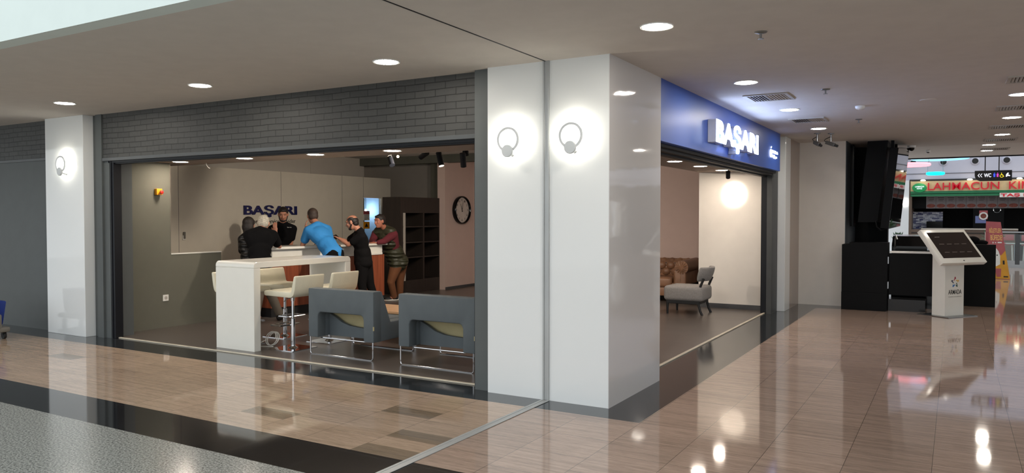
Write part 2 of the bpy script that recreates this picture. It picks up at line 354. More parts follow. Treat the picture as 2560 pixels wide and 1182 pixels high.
# floors
struct('floor', B(-30, -3.09, 3.93, 5.57, -.1, 0), 'travl')
struct('floor', B(-3.04, 9, 3.93, 5.57, -.1, 0), 'trav')
struct('floor', B(-2.10, 9, 5.57, 14.22, -.1, 0), 'trav')
struct('floor', B(-1.0, 9, 14.22, 20.0, -.1, 0), 'trav')
struct('floor', B(-2.0, 9, 20.0, 36.0, -.1, 0), 'trav')
struct('floor', B(-30, -3.09, 3.43, 3.93, -.1, 0), 'blackst').name = 'floor_band'
struct('floor', B(-3.04, 9, 3.43, 3.93, -.1, 0), 'blackst').name = 'floor_band'
struct('floor', B(-30, -3.09, -9, 3.43, -.1, 0), 'granite')
struct('floor', B(-3.04, 9, -9, 3.43, -.1, 0), 'granite')
struct('floor', B(-30, -3.09, 5.57, 6.045, -.1, 0), 'blackst2').name = 'floor_border'
struct('floor', B(-3.04, -2.10, 5.57, 6.045, -.1, 0), 'blackst2').name = 'floor_border'
struct('floor', B(-2.71, -2.10, 6.045, 14.22, -.1, 0), 'blackst2').name = 'floor_border'
struct('floor', B(-2.71, -1.0, 14.22, 20.0, -.1, 0), 'blackst2').name = 'floor_border'
struct('floor', B(-14, -2.71, 6.045, 16, -.1, .004), 'shopfl').name = 'floor_shop'
struct('trim_1', B(-9.62, -3.82, 6.03, 6.065, 0, .012, .003), mat('pale_threshold', (196, 186, 168), .4))
struct('trim_2', B(-2.735, -2.70, 7.12, 13.0, 0, .012, .003), mat('pale_threshold_b', (196, 186, 168), .4))
# expansion joint
M['alu'] = mat('aluminium_strip', (172, 174, 174), .38, metal=.35, nscale=(2, 60, 2))
j = MB().box(-3.09, -3.04, -9, 5.84, -.1, .003).box(-3.104, -3.080, -9, 5.84, 0.001, .006, .002).box(-3.050, -3.026, -9, 5.84, 0.001, .006, .002)
struct('trim_3', j, 'alu')
j = MB().box(-3.095, -3.082, 5.845, 5.87, 0, CZ).box(-3.048, -3.035, 5.845, 5.87, 0, CZ).box(-3.082, -3.048, 5.853, 5.87, 0, CZ)
struct('trim_4', j, 'alu')
struct('trim_5', B(-3.083, -3.071, 3.12, 5.86, CZ - .003, CZ + .01), 'blackm')
# ceilings
struct('ceiling', B(-30, 9, 3.25, 16.6, CZ, 3.2), 'ceil')
struct('ceiling', B(-2.7, 9, 16.6, 19.9, CZ + .005, 3.2), 'ceil_lit')
struct('trim_6', B(-2.7, 9, 19.9, 19.97, CZ - .02, CZ + .06), 'blackm')
struct('wall_atrium_fascia', B(-30, 9, 3.11, 3.25, CZ, 7.0), 'skyfas')
struct('wall_upper_far', B(-2.7, 9, 19.97, 20.2, CZ, 6.0), 'skyfas')
struct('ceiling_atrium', B(-6, 9, 24.6, 26.0, 5.6, 5.8), 'ceil_lit')
wr = MB().box(8.6, 9, 3.2, 36, 0, .7).box(8.6, 9, 3.2, 36, 2.35, CZ)
for k in range(23): wr.box(8.6, 9, 3.2 + k * 1.45, 3.2 + k * 1.45 + .22, .7, 2.35)
struct('wall_right', wr, 'white')
struct('wall_far_left', B(-3.4, -3.2, 16.6, 32, 0, 6), 'atr')
# front facade
struct('wall_left_pillar', B(-10.85, -9.955, 5.86, 6.35, 0, CZ, .004), 'pillar')
pl = MB().prism([(-3.665, 5.86, 0), (-2.484, 5.86, 0), (-2.484, 7.12, 0), (-3.665, 7.12, 0)], CZ, (0, 0, 1))
struct('wall_corner_pillar', pl, 'pillar')
struct('wall_corner_pillar_side', B(-2.484, -2.478, 5.858, 7.12, 0.0, CZ), 'pillar2')
struct('wall_front_brick', B(-9.69, -3.84, 5.97, 6.2, 2.365, CZ), 'brick')
struct('wall_front_brick_left', B(-30, -10.85, 5.97, 6.2, 2.42, CZ), 'brick')
struct('trim_7', B(-9.69, -3.84, 5.955, 6.2, 2.325, 2.368, .004), 'grey2')
struct('trim_8', B(-30, -10.85, 5.955, 6.0, 2.385, 2.425, .004), 'grey2')
struct('wall_front_left', B(-30, -10.85, 5.97, 6.2, 0, 2.39), 'grey')
struct('wall_front_jamb_left', MB().box(-9.955, -9.83, 6.0, 6.3, 0, CZ).box(-9.83, -9.70, 5.955, 6.3, 0, CZ).box(-9.70, -9.58, 5.985, 6.3, 0, 2.33), 'grey')
struct('wall_front_jamb_right', MB().box(-3.83, -3.66, 5.90, 6.3, 0, CZ).box(-3.85, -3.83, 5.93, 6.3, 0, 2.9), 'grey')
struct('trim_9', MB().box(-9.58, -9.50, 5.99, 6.10, 0, 2.33, .004).box(-9.56, -9.54, 5.98, 6.10, 0, 2.33), 'blackm')
struct('trim_10', MB().box(-3.875, -3.85, 5.96, 6.10, 0, 2.33, .004), 'blackm')
struct('trim_11', MB().box(-9.6, -3.85, 5.985, 6.0, 2.300, 2.325).box(-9.6, -3.85, 6.01, 6.10, 2.285, 2.325).box(-9.6, -3.85, 6.0, 6.015, 2.31, 2.33), 'blackm')
# right facade (blue fascia)
struct('wall_right_fascia', B(-2.62, -2.48, 7.12, 12.92, 2.335, CZ), 'blue')
struct('trim_13', MB().box(-2.63, -2.55, 7.12, 12.96, 2.30, 2.335, .003).box(-2.70, -2.60, 7.12, 12.96, 2.27, 2.315).box(-2.76, -2.68, 7.12, 12.96, 2.25, 2.30), 'blackm')
struct('trim_14', MB().box(-2.78, -2.68, 12.96, 13.06, 0, 2.30, .004), 'blackm')
M['grey3'] = mat('dark_grey_frame', (58, 60, 60), .5)
struct('wall_right_jamb', B(-2.68, -2.60, 12.92, 13.40, 0, CZ), 'grey3')
struct('wall_right_jamb', B(-2.60, -2.54, 12.92, 12.98, 2.33, 2.905), 'grey2')
struct('wall_corridor_column', B(-2.60, -2.475, 13.38, 13.82, 0, CZ, .004), 'pillar')
struct('wall_corridor_side', B(-2.62, -2.478, 13.82, 14.72, 0, CZ), 'brownp')
struct('wall_corridor_end', B(-2.60, -1.70, 14.70, 14.95, 0, CZ), 'white')
# shop interior
struct('ceiling_soffit', MB().box(-12, -2.70, 6.12, 7.45, 2.37, 3.05).box(-3.87, -2.70, 7.45, 13.4, 2.37, 3.05), 'soff')
struct('ceiling_shop', B(-14, -2.6, 6.2, 16, 3.10, 3.25), 'dceil')
struct('wall_shop_left', MB().box(-11.8, -11.7, 6.12, 13.35, 0, 2.50).box(-11.8, -11.7, 13.35, 14.0, 2.03, 2.50).box(-11.8, -11.7, 14.0, 14.32, 0, 2.50), 'cream')
struct('trim_15', MB().box(-11.7, -11.697, 8.553, 8.558, 0, 2.5).box(-11.7, -11.697, 10.888, 10.893, 0, 2.5).box(-11.7, -11.697, 12.65, 12.655, 0, 2.5).box(-11.7, -11.697, 13.347, 13.352, 2.03, 2.5), 'base')
struct('wall_shop_left_upper', B(-14, -11.98, 12.0, 13.7, 0, 3.1).box(-12.2, -12, 6.12, 12.9, 2.3, 3.1).box(-13.6, -13.4, 12, 15.6, 0, 3.1), 'cream2')
struct('wall_shop_back', B(-14, -9.0, 15.6, 15.8, 0, 3.1), 'cream2')
struct('wall_shop_side_room', B(-13.4, -11.8, 14.26, 14.32, 0, 2.45), 'dblue')
struct('ceiling_side_room', B(-13.4, -11.8, 12.4, 14.26, 2.2, 2.25), 'dblue')
struct('trim_16', B(-12, -3.6, 13.55, 13.75, 2.77, 3.1), 'beam')
struct('wall_shop_block', B(-10.72, -10.15, 14.6, 15.6, 0, 3.1), 'part')
struct('wall_shop_clock', B(-9.8, -9.6, 13.6, 14.9, 0, 3.1), 'pinklit')
struct('wall_shop_rear', B(-9.6, -2.62, 14.75, 14.95, 0, 3.1), 'pinklit')
struct('baseboard_clock', B(-9.6, -9.588, 13.6, 14.75, 0, .06), 'base')
struct('baseboard_rear', B(-9.6, -2.62, 14.738, 14.75, 0, .06), 'base')
struct('wall_shop_end', B(-3.92, -2.68, 13.30, 13.42, 0, 2.37), 'white')
struct('baseboard_end', B(-3.925, -2.72, 13.288, 13.30, 0, .085), 'base')
struct('wall_partition', MB().prism([(-9.82, 6.1, 0), (-9.82, 7.92, 0), (-9.82, 7.92, 1.05), (-9.82, 7.05, 1.05), (-9.82, 7.05, 2.37), (-9.82, 6.1, 2.37)], .1, (-1, 0, 0)), 'part')
struct('trim_17', B(-9.925, -9.815, 7.05, 7.925, 1.05, 1.066), 'wlaq')
struct('trim_20', B(-9.925, -9.82, 7.045, 7.052, 1.05, 2.37), 'cream')
struct('baseboard_partition', B(-9.82, -9.808, 6.12, 7.92, 0, .085), 'part')
# glass door to the side room, signs on it
d = struct('door_1', MB().box(-11.76, -11.74, 13.36, 13.99, .02, 2.02), 'glassg')
hd = obj('handle', MB().tube([(-11.70, 13.93, .95), (-11.67, 13.93, .97), (-11.67, 13.93, 1.15), (-11.70, 13.93, 1.17)], .01), 'steel', d)
# ================================================================== LIGHTS
def downlight(loc, label, group, face='dl', r=.1):
    t = thing('ceiling_downlight', label, 'ceiling light', loc, group)
    x, y, z = loc
    obj('trim_ring', MB().lathe([(r * 1.0, .0), (r * 1.0, -.004), (r * 1.16, -.007), (r * 1.2, -.001), (r * 1.2, .0)], loc), 'ring', t, True)
    obj('light_face', MB().lathe([(r, -.0055), (r, -.003)], loc), face, t)
    return t
G1 = 'recessed downlights in the corridor ceiling'
for x, y, lb in [(-9.12, 5.16, 'round recessed downlight above the left white pillar, leftmost in its row'),
                 (-6.69, 5.16, 'round recessed downlight before the brick band, second from the left'),
                 (-4.28, 5.19, 'round recessed downlight just left of the dark ceiling seam'),
                 (-1.84, 5.19, 'large looking round downlight right of the dark ceiling seam, nearest on the right'),
                 (-1.83, 7.79, 'round downlight in front of the first air vent by the blue fascia'),
                 (-1.82, 10.05, 'round downlight between the two air vents by the blue fascia'),
                 (-1.82, 12.41, 'round downlight just in front of the two hanging security cameras'),
                 (.60, 10.05, 'round downlight cut by the right picture edge'),
                 (.64, 12.33, 'right hand row downlight, second nearest'), (.64, 14.8, 'right hand row downlight, third nearest'),
                 (.52, 16.85, 'small looking far downlight, nearer of the two before the dark ceiling edge'),
                 (.53, 18.3, 'small looking far downlight, last before the dark ceiling edge')]:
    downlight((x, y, CZ if y < 16.6 else CZ + .005), lb, G1)
G2 = 'recessed downlights in the shop soffit'
for i, (x, y) in enumerate([(-9.42, 6.93), (-8.11, 6.93), (-6.86, 6.95), (-5.69, 7.0), (-3.39, 10.33), (-3.38, 11.52), (-3.36, 12.7)]):
    lb = ['soffit downlight beside the grey partition, leftmost in the shop', 'soffit downlight, second from the left over the shop entrance', 'soffit downlight, third from the left over the shop entrance',
          'soffit downlight over the grey armchairs, rightmost of the front row', 'soffit downlight right beside the corner pillar, nearest under the blue fascia', 'middle soffit downlight under the blue fascia', 'soffit downlight nearest the white end wall, beside the black spotlight'][i]
    downlight((x, y, 2.37), lb, G2, 'sdl', .095)
def sconce(x, z, label):
    y = 5.86; c = Vector((x, y, z)); t = thing('wall_sconce', label, 'wall lamp', c, 'ring shaped wall lamps on the white pillars')
    pts = [(x + .102 * math.cos(a), y - .085, z + .102 * math.sin(a)) for a in [2 * math.pi * k / 40 for k in range(40)]]
    obj('ring_frame', MB().lathe([(.090, .074), (.090, .088), (.110, .088), (.110, .074), (.1085, .074), (.1085, .0865), (.0915, .0865), (.0915, .074)], c, (0, -1, 0), 48, True), 'sgrey', t, True)
    pts = [(x + .100 * math.cos(a), y - .078, z + .100 * math.sin(a)) for a in [2 * math.pi * k / 40 for k in range(40)]]
    obj('led_strip', MB().tube(pts, .006, 8, True), 'led', t, True)
    obj('round_head', MB().lathe([(.050, 0), (.055, .006), (.055, .022), (.05, .028)], (x, y - .105, z - .1), (0, 1, 0)), 'sgrey', t, True)
    obj('wall_arm', MB().cone((x, y - .08, z - .1), (x + .0, y, z - .115), .02, .026), 'sgrey', t, True)
    return t
sconce(-3.405, 2.275, 'glowing ring wall lamp on the pillar, left of the metal joint')
sconce(-2.795, 2.28, 'glowing ring wall lamp on the pillar, right of the metal joint')
sconce(-10.34, 2.30, 'glowing ring wall lamp on the far left white pillar')
def vent(x0, x1, y0, y1, label):
    z = CZ if y0 < 16.5 else CZ + .005
    t = thing('air_vent', label, 'air vent', ((x0 + x1) / 2, (y0 + y1) / 2, z), 'square louvred air vents in the corridor ceiling')
    f = .035; m = MB().box(x0, x1, y0, y0 + f, z - .012, z).box(x0, x1, y1 - f, y1, z - .012, z).box(x0, x0 + f, y0 + f, y1 - f, z - .012, z).box(x1 - f, x1, y0 + f, y1 - f, z - .012, z)
    obj('vent_frame', m, 'ventg', t)
    obj('vent_backing', B(x0 + f, x1 - f, y0 + f, y1 - f, z - .001, z + .0005), 'blk', t)
    m = MB(); n = 13; xm = (x0 + x1) / 2
    for k in range(n):
        xc = x0 + f + (k + .5) * (x1 - x0 - 2 * f) / n; s = -1 if xc < xm else 1
        m.prism([(xc - .004 - s * .008, y0 + f, z - .010), (xc + .004 - s * .008, y0 + f, z - .010), (xc + .003 + s * .006, y0 + f, z - .001), (xc - .003 + s * .006, y0 + f, z - .001)], y1 - y0 - 2 * f, (0, 1, 0))
    obj('louvre', m, 'ventg', t)
vent(-2.06, -1.59, 8.62, 9.12, 'square air vent nearest the blue lit shop sign')
vent(-2.01, -1.55, 11.0, 11.48, 'square air vent farther along the blue fascia, before the security cameras')
for k, (y, w_) in enumerate([(8.72, .42), (11.0, .45), (13.3, .46), (15.55, .46), (17.7, .46)]):
    vent(.415, .90, y, y + w_, ['square air vent highest up at the right picture edge', 'air vent second nearest in the right hand row', 'air vent third nearest in the right hand row', 'air vent fourth nearest in the right hand row, thin looking', 'farthest air vent, thin dark strip between two small downlights'][k])
def sprinkler(x, y, lb):
    t = thing('fire_sprinkler', lb, 'sprinkler', (x, y, CZ), 'fire sprinklers in the corridor ceiling')
    obj('cover_plate', MB().lathe([(.045, 0), (.042, -.008), (.02, -.012)], (x, y, CZ)), 'gplast', t, True)
    obj('sprinkler_head', MB().cone((x, y, CZ - .01), (x, y, CZ - .05), .008).lathe([(.022, -.05), (.022, -.053)], (x, y, CZ)), 'steel', t)
sprinkler(-1.24, 5.72, 'small fire sprinkler nearest the camera in the right ceiling'); sprinkler(-1.2, 8.62, 'small fire sprinkler beside the first air vent'); sprinkler(-1.17, 11.5, 'small fire sprinkler right of the far air vent, above the cameras')
o = obj('smoke_detector', MB().lathe([(.055, 0), (.055, -.02), (.045, -.035), (.02, -.045)], (-1.02, 10.15, CZ)), 'ring', None, True, loc=(-1.02, 10.15, CZ)); tag(o, 'white round smoke detector on the corridor ceiling', 'smoke detector')
o = obj('ceiling_access_disc', MB().lathe([(.09, 0), (.085, -.008)], (-.29, 10.0, CZ)), 'ceil', None, True, loc=(-.29, 10.0, CZ)); tag(o, 'flat white round cover on the open right ceiling', 'ceiling cover')
def cctv(x, y, yaw, lb):
    t = thing('security_camera', lb, 'security camera', (x, y, CZ), 'security cameras hanging from the ceiling')
    obj('ceiling_mount', MB().lathe([(.05, 0), (.05, -.012), (.015, -.02)], (x, y, CZ)).cone((x, y, CZ - .01), (x, y, CZ - .13), .014), 'steel', t, True)
    d = Vector((math.cos(yaw), math.sin(yaw), -.38)).normalized(); c = Vector((x, y, CZ - .17)); q = d.to_track_quat('X', 'Z').to_matrix().to_4x4(); q.translation = c
    obj('camera_body', MB().box(-.09, .07, -.025, .025, -.026, .03, .006, mtx=q), 'camg', t)
    obj('lens', MB().cone(c + d * .065, c + d * .12, .02, .022), 'blk', t, True)
    obj('cable', MB().tube([(x, y, CZ - .05), c + Vector((-.05, 0, .06)) - d * .05, c - d * .12 + Vector((0, 0, .02)), c - d * .08], .006), 'blk', t, True)
cctv(-1.94, 13.1, R(-50), 'left of two grey security cameras hanging before the white wall')
cctv(-1.755, 13.25, R(-20), 'right of two grey security cameras hanging before the white wall')
def dome(x, y, r, lb):
    t = thing('dome_camera', lb, 'dome camera', (x, y, CZ), 'dome cameras at the corridor end')
    obj('housing', MB().lathe([(r * 1.25, 0), (r * 1.2, -.03), (r, -.04)], (x, y, CZ)), 'ring', t, True)
    obj('dome', MB().lathe([(r * .95, -.035), (r * .8, -.09 * r / .07), (r * .4, -.115 * r / .07), (.002, -.12 * r / .07)], (x, y, CZ)), 'blackgl', t, True)
dome(-.74, 16.3, .06, 'black dome security camera right of the hanging screen'); dome(-.5, 17.6, .035, 'small black dome camera farther off on the ceiling')
# shop spotlights
def spot(p, d, lb, on=False, L=.16, r=.042, top=3.1, lamp=None):
    p = Vector(p); d = Vector(d).normalized(); t = thing('track_spotlight', lb, 'spotlight', p, 'black track spotlights in the shop')
    obj('stem', MB().cone(p + Vector((0, 0, .02)), (p.x, p.y, top), .008), 'blackm', t)
    obj('lamp_body', MB().lathe([(r, -L / 2), (r, L / 2), (r * .85, L / 2 + .004)], p, d), 'blackm', t, True)
    if lamp:  # beams added to brighten the dark shop, aimed apart from the lamp bodies
        sl = bpy.data.lights.new('spot_lamp', 'SPOT'); sl.energy = lamp[1]; sl.spot_size = R(lamp[2]); sl.spot_blend = .8; sl.color = (1, .88, .74); sl.shadow_soft_size = .035
        so = bpy.data.objects.new('spot_lamp', sl); C.objects.link(so); so.parent = t; so.location = d * (L / 2 + .02)
        so.rotation_euler = (Vector(lamp[0]) - p - so.location).to_track_quat('-Z', 'Y').to_euler()
    if on: obj('lamp_face', MB().lathe([(r * .85, L / 2 + .005), (r * .85, L / 2 + .008)], p, d), 'spotface', t)
    return t
spot((-7.34, 9.0, 2.43), (-.5, .3, .75), 'black spotlight by the bright rear dot, tilted left', True, lamp=None)
spot((-6.73, 9.0, 2.50), (-.9, .25, -.35), 'dim black spotlight left of the lit one over the dark shelf', lamp=((-11.7, 10.4, 1.4), 150, 130))
spot((-6.44, 9.0, 2.43), (.28, -.05, -.95), 'lit black spotlight above the left edge of the clock wall', True, .2, lamp=((-8.2, 9.6, 0), 60, 120))
spot((-6.04, 9.0, 2.40), (-.12, .3, -.95), 'black spotlight hanging in front of the rosy clock wall', False, .2, lamp=((-8.6, 13.4, .8), 110, 110))
spot((-6.16, 9.25, 2.52), (-.2, .3, .9), 'short spotlight with a pale disc, top right inside the shop', True, .06, lamp=((-5.2, 14.7, 1.4), 260, 100))
o = obj('bulb_light', MB().ell((-7.25, 9.05, 2.50), (.02,) * 3), 'spotface', None, True, loc=(-7.25, 9.05, 2.50)); tag(o, 'tiny bright round light beneath the rightmost front soffit downlight', 'light')
st = spot((-3.17, 12.35, 2.27), (-.12, .5, -.55), 'black spotlight throwing a bright circle on the white end wall', False, .12, .035, 2.37)
sl = bpy.data.lights.new('spot_lamp', 'SPOT'); sl.energy = 48; sl.spot_size = R(31); sl.spot_blend = .45; sl.color = (1, .90, .76); sl.shadow_soft_size = .03
so = bpy.data.objects.new('spot_lamp', sl); C.objects.link(so); so.parent = st
a = Vector((-3.19, 12.44, 2.24)); so.location = a - Vector((-3.17, 12.35, 2.27)); so.rotation_euler = (Vector((-3.30, 13.3, 1.99)) - a).to_track_quat('-Z', 'Y').to_euler()
# bulb on a wire, added to brighten the side room
t = thing('added_room_bulb', 'small added bulb that brightens the back room behind the glass door', 'added light', (-12.25, 14.05, 1.9))
obj('wire', MB().cone((-12.25, 14.05, 1.78), (-12.25, 14.05, 2.2), .006), 'blk', t); obj('bulb', MB().ell((-12.25, 14.05, 1.75), (.03,) * 3), emis('bulb_glow', (235, 238, 255), 190), t, True)
# ================================================================== SIGNS
t = thing('shop_sign', 'illuminated white shop name letters on the blue fascia', 'sign', (-2.48, 8.7, 2.45))
text('letter_sides', 'BAŞARI', (-2.478, 8.74, 2.385), 2.14, .352, 'lside', t, AXR, .095, .028)
text('lit_faces', 'BAŞARI', (-2.382, 8.74, 2.385), 2.14, .352, 'lglow', t, AXR, .006, .028)
t = thing('fascia_logo', 'small lit fruit emblem with two text lines at the far end of the blue fascia', 'sign', (-2.48, 12.1, 2.5))
m = MB(); pts = []
for k in range(40):
    a = 2 * math.pi * k / 40; r = .062 * (1 + .06 * math.cos(2 * a)) * (1 - .12 * max(0, math.cos(a - math.pi / 2)) ** 12 - .08 * max(0, math.cos(a + math.pi / 2)) ** 12)
    p = Vector((math.cos(a) * r, math.sin(a) * r * 1.05))
    dd = p - Vector((.075, .012))
    if dd.length < .03: p = Vector((.075, .012)) + dd.normalized() * .03 * -1 if False else Vector((.075 - .03 * math.cos((p.y - .012) / .03 * 1.4), p.y))
    pts.append((-2.476, 12.18 + p.x * 1.15, 2.575 + p.y * 1.1))
m.prism(pts, .012, (1, 0, 0)); m.prism([(-2.476, 12.175, 2.650), (-2.476, 12.20, 2.655), (-2.476, 12.215, 2.685), (-2.476, 12.19, 2.68)], .012, (1, 0, 0))
obj('emblem', m, 'lglow2', t)
text('emblem_text', 'Yetkili Servis', (-2.476, 12.29, 2.585), .40, .05, 'lglow2', t, AXR, .01, .01)
text('emblem_text', 'Sağlayıcı', (-2.476, 12.29, 2.505), .33, .06, 'lglow2', t, AXR, .01, .01)
t = thing('wall_lettering', 'dark blue shop name letters on the cream wall behind the counter', 'sign', (-11.7, 10.6, 1.5))
text('raised_letters', 'BAŞARI', (-11.695, 9.95, 1.588), 1.34, .235, 'navy', t, AXR, .03, .02)
text('small_letters', 'Authorised Service Provider', (-11.698, 9.95, 1.465), 1.32, .085, 'blk', t, AXR, .004, .004)
o = text('note_label', 'Yetkili Servis', (-3.36, 13.298, 1.965), .11, .014, 'red', None, AXF, .001)
tag(o, 'tiny printed words in the bright spotlight circle on the white end wall', 'label')
# ================================================================== SMALL WALL ITEMS
t = thing('emergency_switch', 'yellow box with a red button on the grey partition', 'switch', (-9.82, 6.84, 1.95))
obj('switch_box', B(-9.82, -9.765, 6.795, 6.885, 1.905, 1.995, .006), 'yellow', t)
obj('button', MB().lathe([(.014, 0), (.014, .02), (.026, .025), (.026, .04), (.02, .045)], (-9.765, 6.85, 1.945), (1, 0, 0)), 'red', t, True)
t = thing('wall_socket', 'white wall socket low on the grey partition', 'socket', (-9.82, 6.95, .43))
obj('socket_plate', B(-9.82, -9.808, 6.905, 6.995, .385, .475, .004), 'wplast', t)
obj('socket_insert', MB().lathe([(.024, .0), (.024, .003)], (-9.809, 6.95, .43), (1, 0, 0)), 'ventg', t)
t = thing('wall_controller', 'small grey remote in a holder on the cream wall', 'remote control', (-11.7, 8.65, 1.26))
obj('holder', B(-11.7, -11.675, 8.62, 8.68, 1.19, 1.27, .005), 'wplast', t)
obj('remote', B(-11.69, -11.665, 8.63, 8.67, 1.21, 1.33, .006), 'gplast', t)
o = obj('hanging_cable', MB().tube([(-9.35, 7.3, 2.37), (-9.34, 7.3, 2.34), (-9.31, 7.3, 2.31), (-9.27, 7.3, 2.29)], .005), 'wplast', None, True, loc=(-9.35, 7.3, 2.37)); tag(o, 'short white cable end dangling from the soffit beside the leftmost shop downlight', 'cable')
# clock
cx, cy, cz = -9.6, 14.18, 1.744
t = thing('wall_clock', 'large round black rimmed wall clock on the rosy wall', 'clock', (cx, cy, cz))
obj('rim', MB().lathe([(.305, 0), (.315, .03), (.312, .085), (.298, .10), (.285, .09), (.275, .05), (.27, .05)], (cx, cy, cz), (1, 0, 0), 64), 'blackgl', t, True)
obj('dial', MB().lathe([(.28, .03), (.28, .052)], (cx, cy, cz), (1, 0, 0), 64), mat('dial_white', (200, 190, 182), .6), t)
for k in range(1, 13):
    a = R(90 - 30 * k); s = str(k); w_ = .022 * len(s) + .008
    text('numeral', s, (cx + .053, cy + .225 * math.cos(a) - w_ / 2, cz + .225 * math.sin(a) - .022), w_, .045, 'blk', t, AXR, .002, .006)
def hand(nm, ang, L, w_):
    a = R(90 - ang); d_ = Vector((0, math.cos(a), math.sin(a))); n_ = Vector((0, -math.sin(a), math.cos(a))); c_ = Vector((cx + .058, cy, cz))
    obj(nm, MB().prism([c_ - d_ * .04 - n_ * w_, c_ + d_ * L - n_ * w_ * .5, c_ + d_ * L + n_ * w_ * .5, c_ - d_ * .04 + n_ * w_], .003, (1, 0, 0)), 'blk', t)
hand('hour_hand', -24, .15, .008); hand('minute_hand', 12, .21, .006)
# side room notices on the glass
t = thing('notice_sign', 'red and white notice on the glass door behind the counter', 'sign', (-11.735, 13.5, 1.6))
obj('notice_board', B(-11.74, -11.733, 13.39, 13.60, 1.51, 1.73), 'wplast', t); obj('red_header', B(-11.733, -11.731, 13.39, 13.60, 1.65, 1.73), 'poster_r', t)
obj('print_lines', MB().box(-11.733, -11.731, 13.41, 13.58, 1.61, 1.62).box(-11.733, -11.731, 13.41, 13.54, 1.58, 1.59).box(-11.733, -11.731, 13.41, 13.58, 1.55, 1.56).box(-11.733, -11.731, 13.41, 13.50, 1.525, 1.535), 'gplast', t)
t = thing('warning_sign', 'yellow warning sign with black triangle below the red and white notice', 'sign', (-11.735, 13.5, 1.4))
obj('warning_board', B(-11.74, -11.733, 13.39, 13.60, 1.32, 1.48), 'yellow', t); obj('black_symbol', MB().prism([(-11.733, 13.43, 1.36), (-11.733, 13.55, 1.36), (-11.733, 13.49, 1.45)], .002, (1, 0, 0)), 'blk', t)
# ================================================================== HIGH TABLE AND STOOLS
t = thing('high_table', 'white gloss high table with slab legs at the shop entrance', 'table', (-7.45, 7.03, 0))
obj('table_top', MB().prism([(-7.79, y_, z_) for y_, z_ in [(6.20, .99), (6.20, 1.012), (6.204, 1.032), (6.215, 1.047), (6.230, 1.058), (6.25, 1.062), (7.81, 1.062), (7.83, 1.058), (7.845, 1.047), (7.856, 1.032), (7.86, 1.012), (7.86, .99)]], .67, (1, 0, 0), .004, 1), 'wlaq', t)
obj('slab_leg', B(-7.79, -7.12, 6.20, 6.30, 0, .99, .006), 'wlaq', t); obj('slab_leg', B(-7.79, -7.12, 7.76, 7.86, 0, .99, .006), 'wlaq', t)
def make_stool(loc, rz, label):
    t = thing('bar_stool', label, 'bar stool', loc, 'ivory bar stools around the high table', local=True)
    pf = []
    outer = [(-.235, .665), (-.225, .655), (.19, .645)] + [(.19 + .075 * math.sin(a), .72 - .075 * math.cos(a)) for a in [R(q) for q in (20, 45, 70)]] + [(.275, .74), (.30, .895), (.29, .907)]
    inner = [(.26, .90), (.225, .765)] + [(.19 + .03 * math.sin(a), .745 - .03 * math.cos(a)) for a in [R(q) for q in (60, 30, 0)]] + [(-.22, .718), (-.24, .70)]
    pf = [(x, -.235, z) for x, z in outer + inner]
    obj('seat_shell', MB().prism(pf, .47, (0, 1, 0), .012, 2), 'ivory', t, True)
    obj('seat_mount', B(-.10, .10, -.09, .09, .632, .652, .004), 'blk', t)
    obj('gas_lift', MB().cone((0, 0, .36), (0, 0, .64), .018, .018).cone((0, 0, .58), (0, 0, .64), .026, .03), 'chrome', t, True)
    obj('column', MB().lathe([(.032, .03), (.028, .03), (.028, .37), (.022, .375)], (0, 0, 0)), 'chrome', t, True)
    obj('base_plate', MB().box(-.205, .205, -.205, .205, 0, .014, .004).lathe([(.06, .012), (.05, .022), (.03, .035)], (0, 0, 0)), 'chrome', t)
    obj('footrest', MB().tube([(-.02, -.02, .29), (-.05, -.15, .29), (-.20, -.16, .29), (-.22, -.14, .29), (-.22, .14, .29), (-.20, .16, .29), (-.05, .15, .29), (-.02, .02, .29)], .010, 8), 'chrome', t, True)
    obj('lever', MB().tube([(.02, 0, .63), (.08, -.16, .625), (.09, -.22, .60)], .006), 'chrome', t, True)
    t.rotation_euler = (0, 0, rz); return t
s0 = make_stool((-6.92, 6.615, 0), 0, 'ivory bar stool in front of the high table, behind the left grey armchair')
dup(s0, (-6.93, 7.245, 0), 0, 'ivory bar stool at the far right corner of the high table')
dup(s0, (-7.72, 7.24, 0), R(180), 'ivory bar stool behind the high table, seen between its slab legs')
dup(s0, (-7.73, 6.56, 0), R(180), 'ivory bar stool whose backrest peeks out left of the near slab leg')
o = obj('coiled_cable', MB().tube([(-7.36 + .09 * math.cos(a) + .004 * k_ * .3, 6.66 + .035 * math.sin(a), .085 + .08 * math.sin(a)) for k_, a in enumerate([R(15 * k) for k in range(60)])], .006, 6).tube([(-7.45, 6.66, .05), (-7.5, 6.55, .008), (-7.35, 6.5, .008), (-7.2, 6.56, .008)], .006, 6), 'wplast', None, True, loc=(-7.36, 6.66, 0)); tag(o, 'loose coil of white cable on the floor beside the high table leg', 'cable')
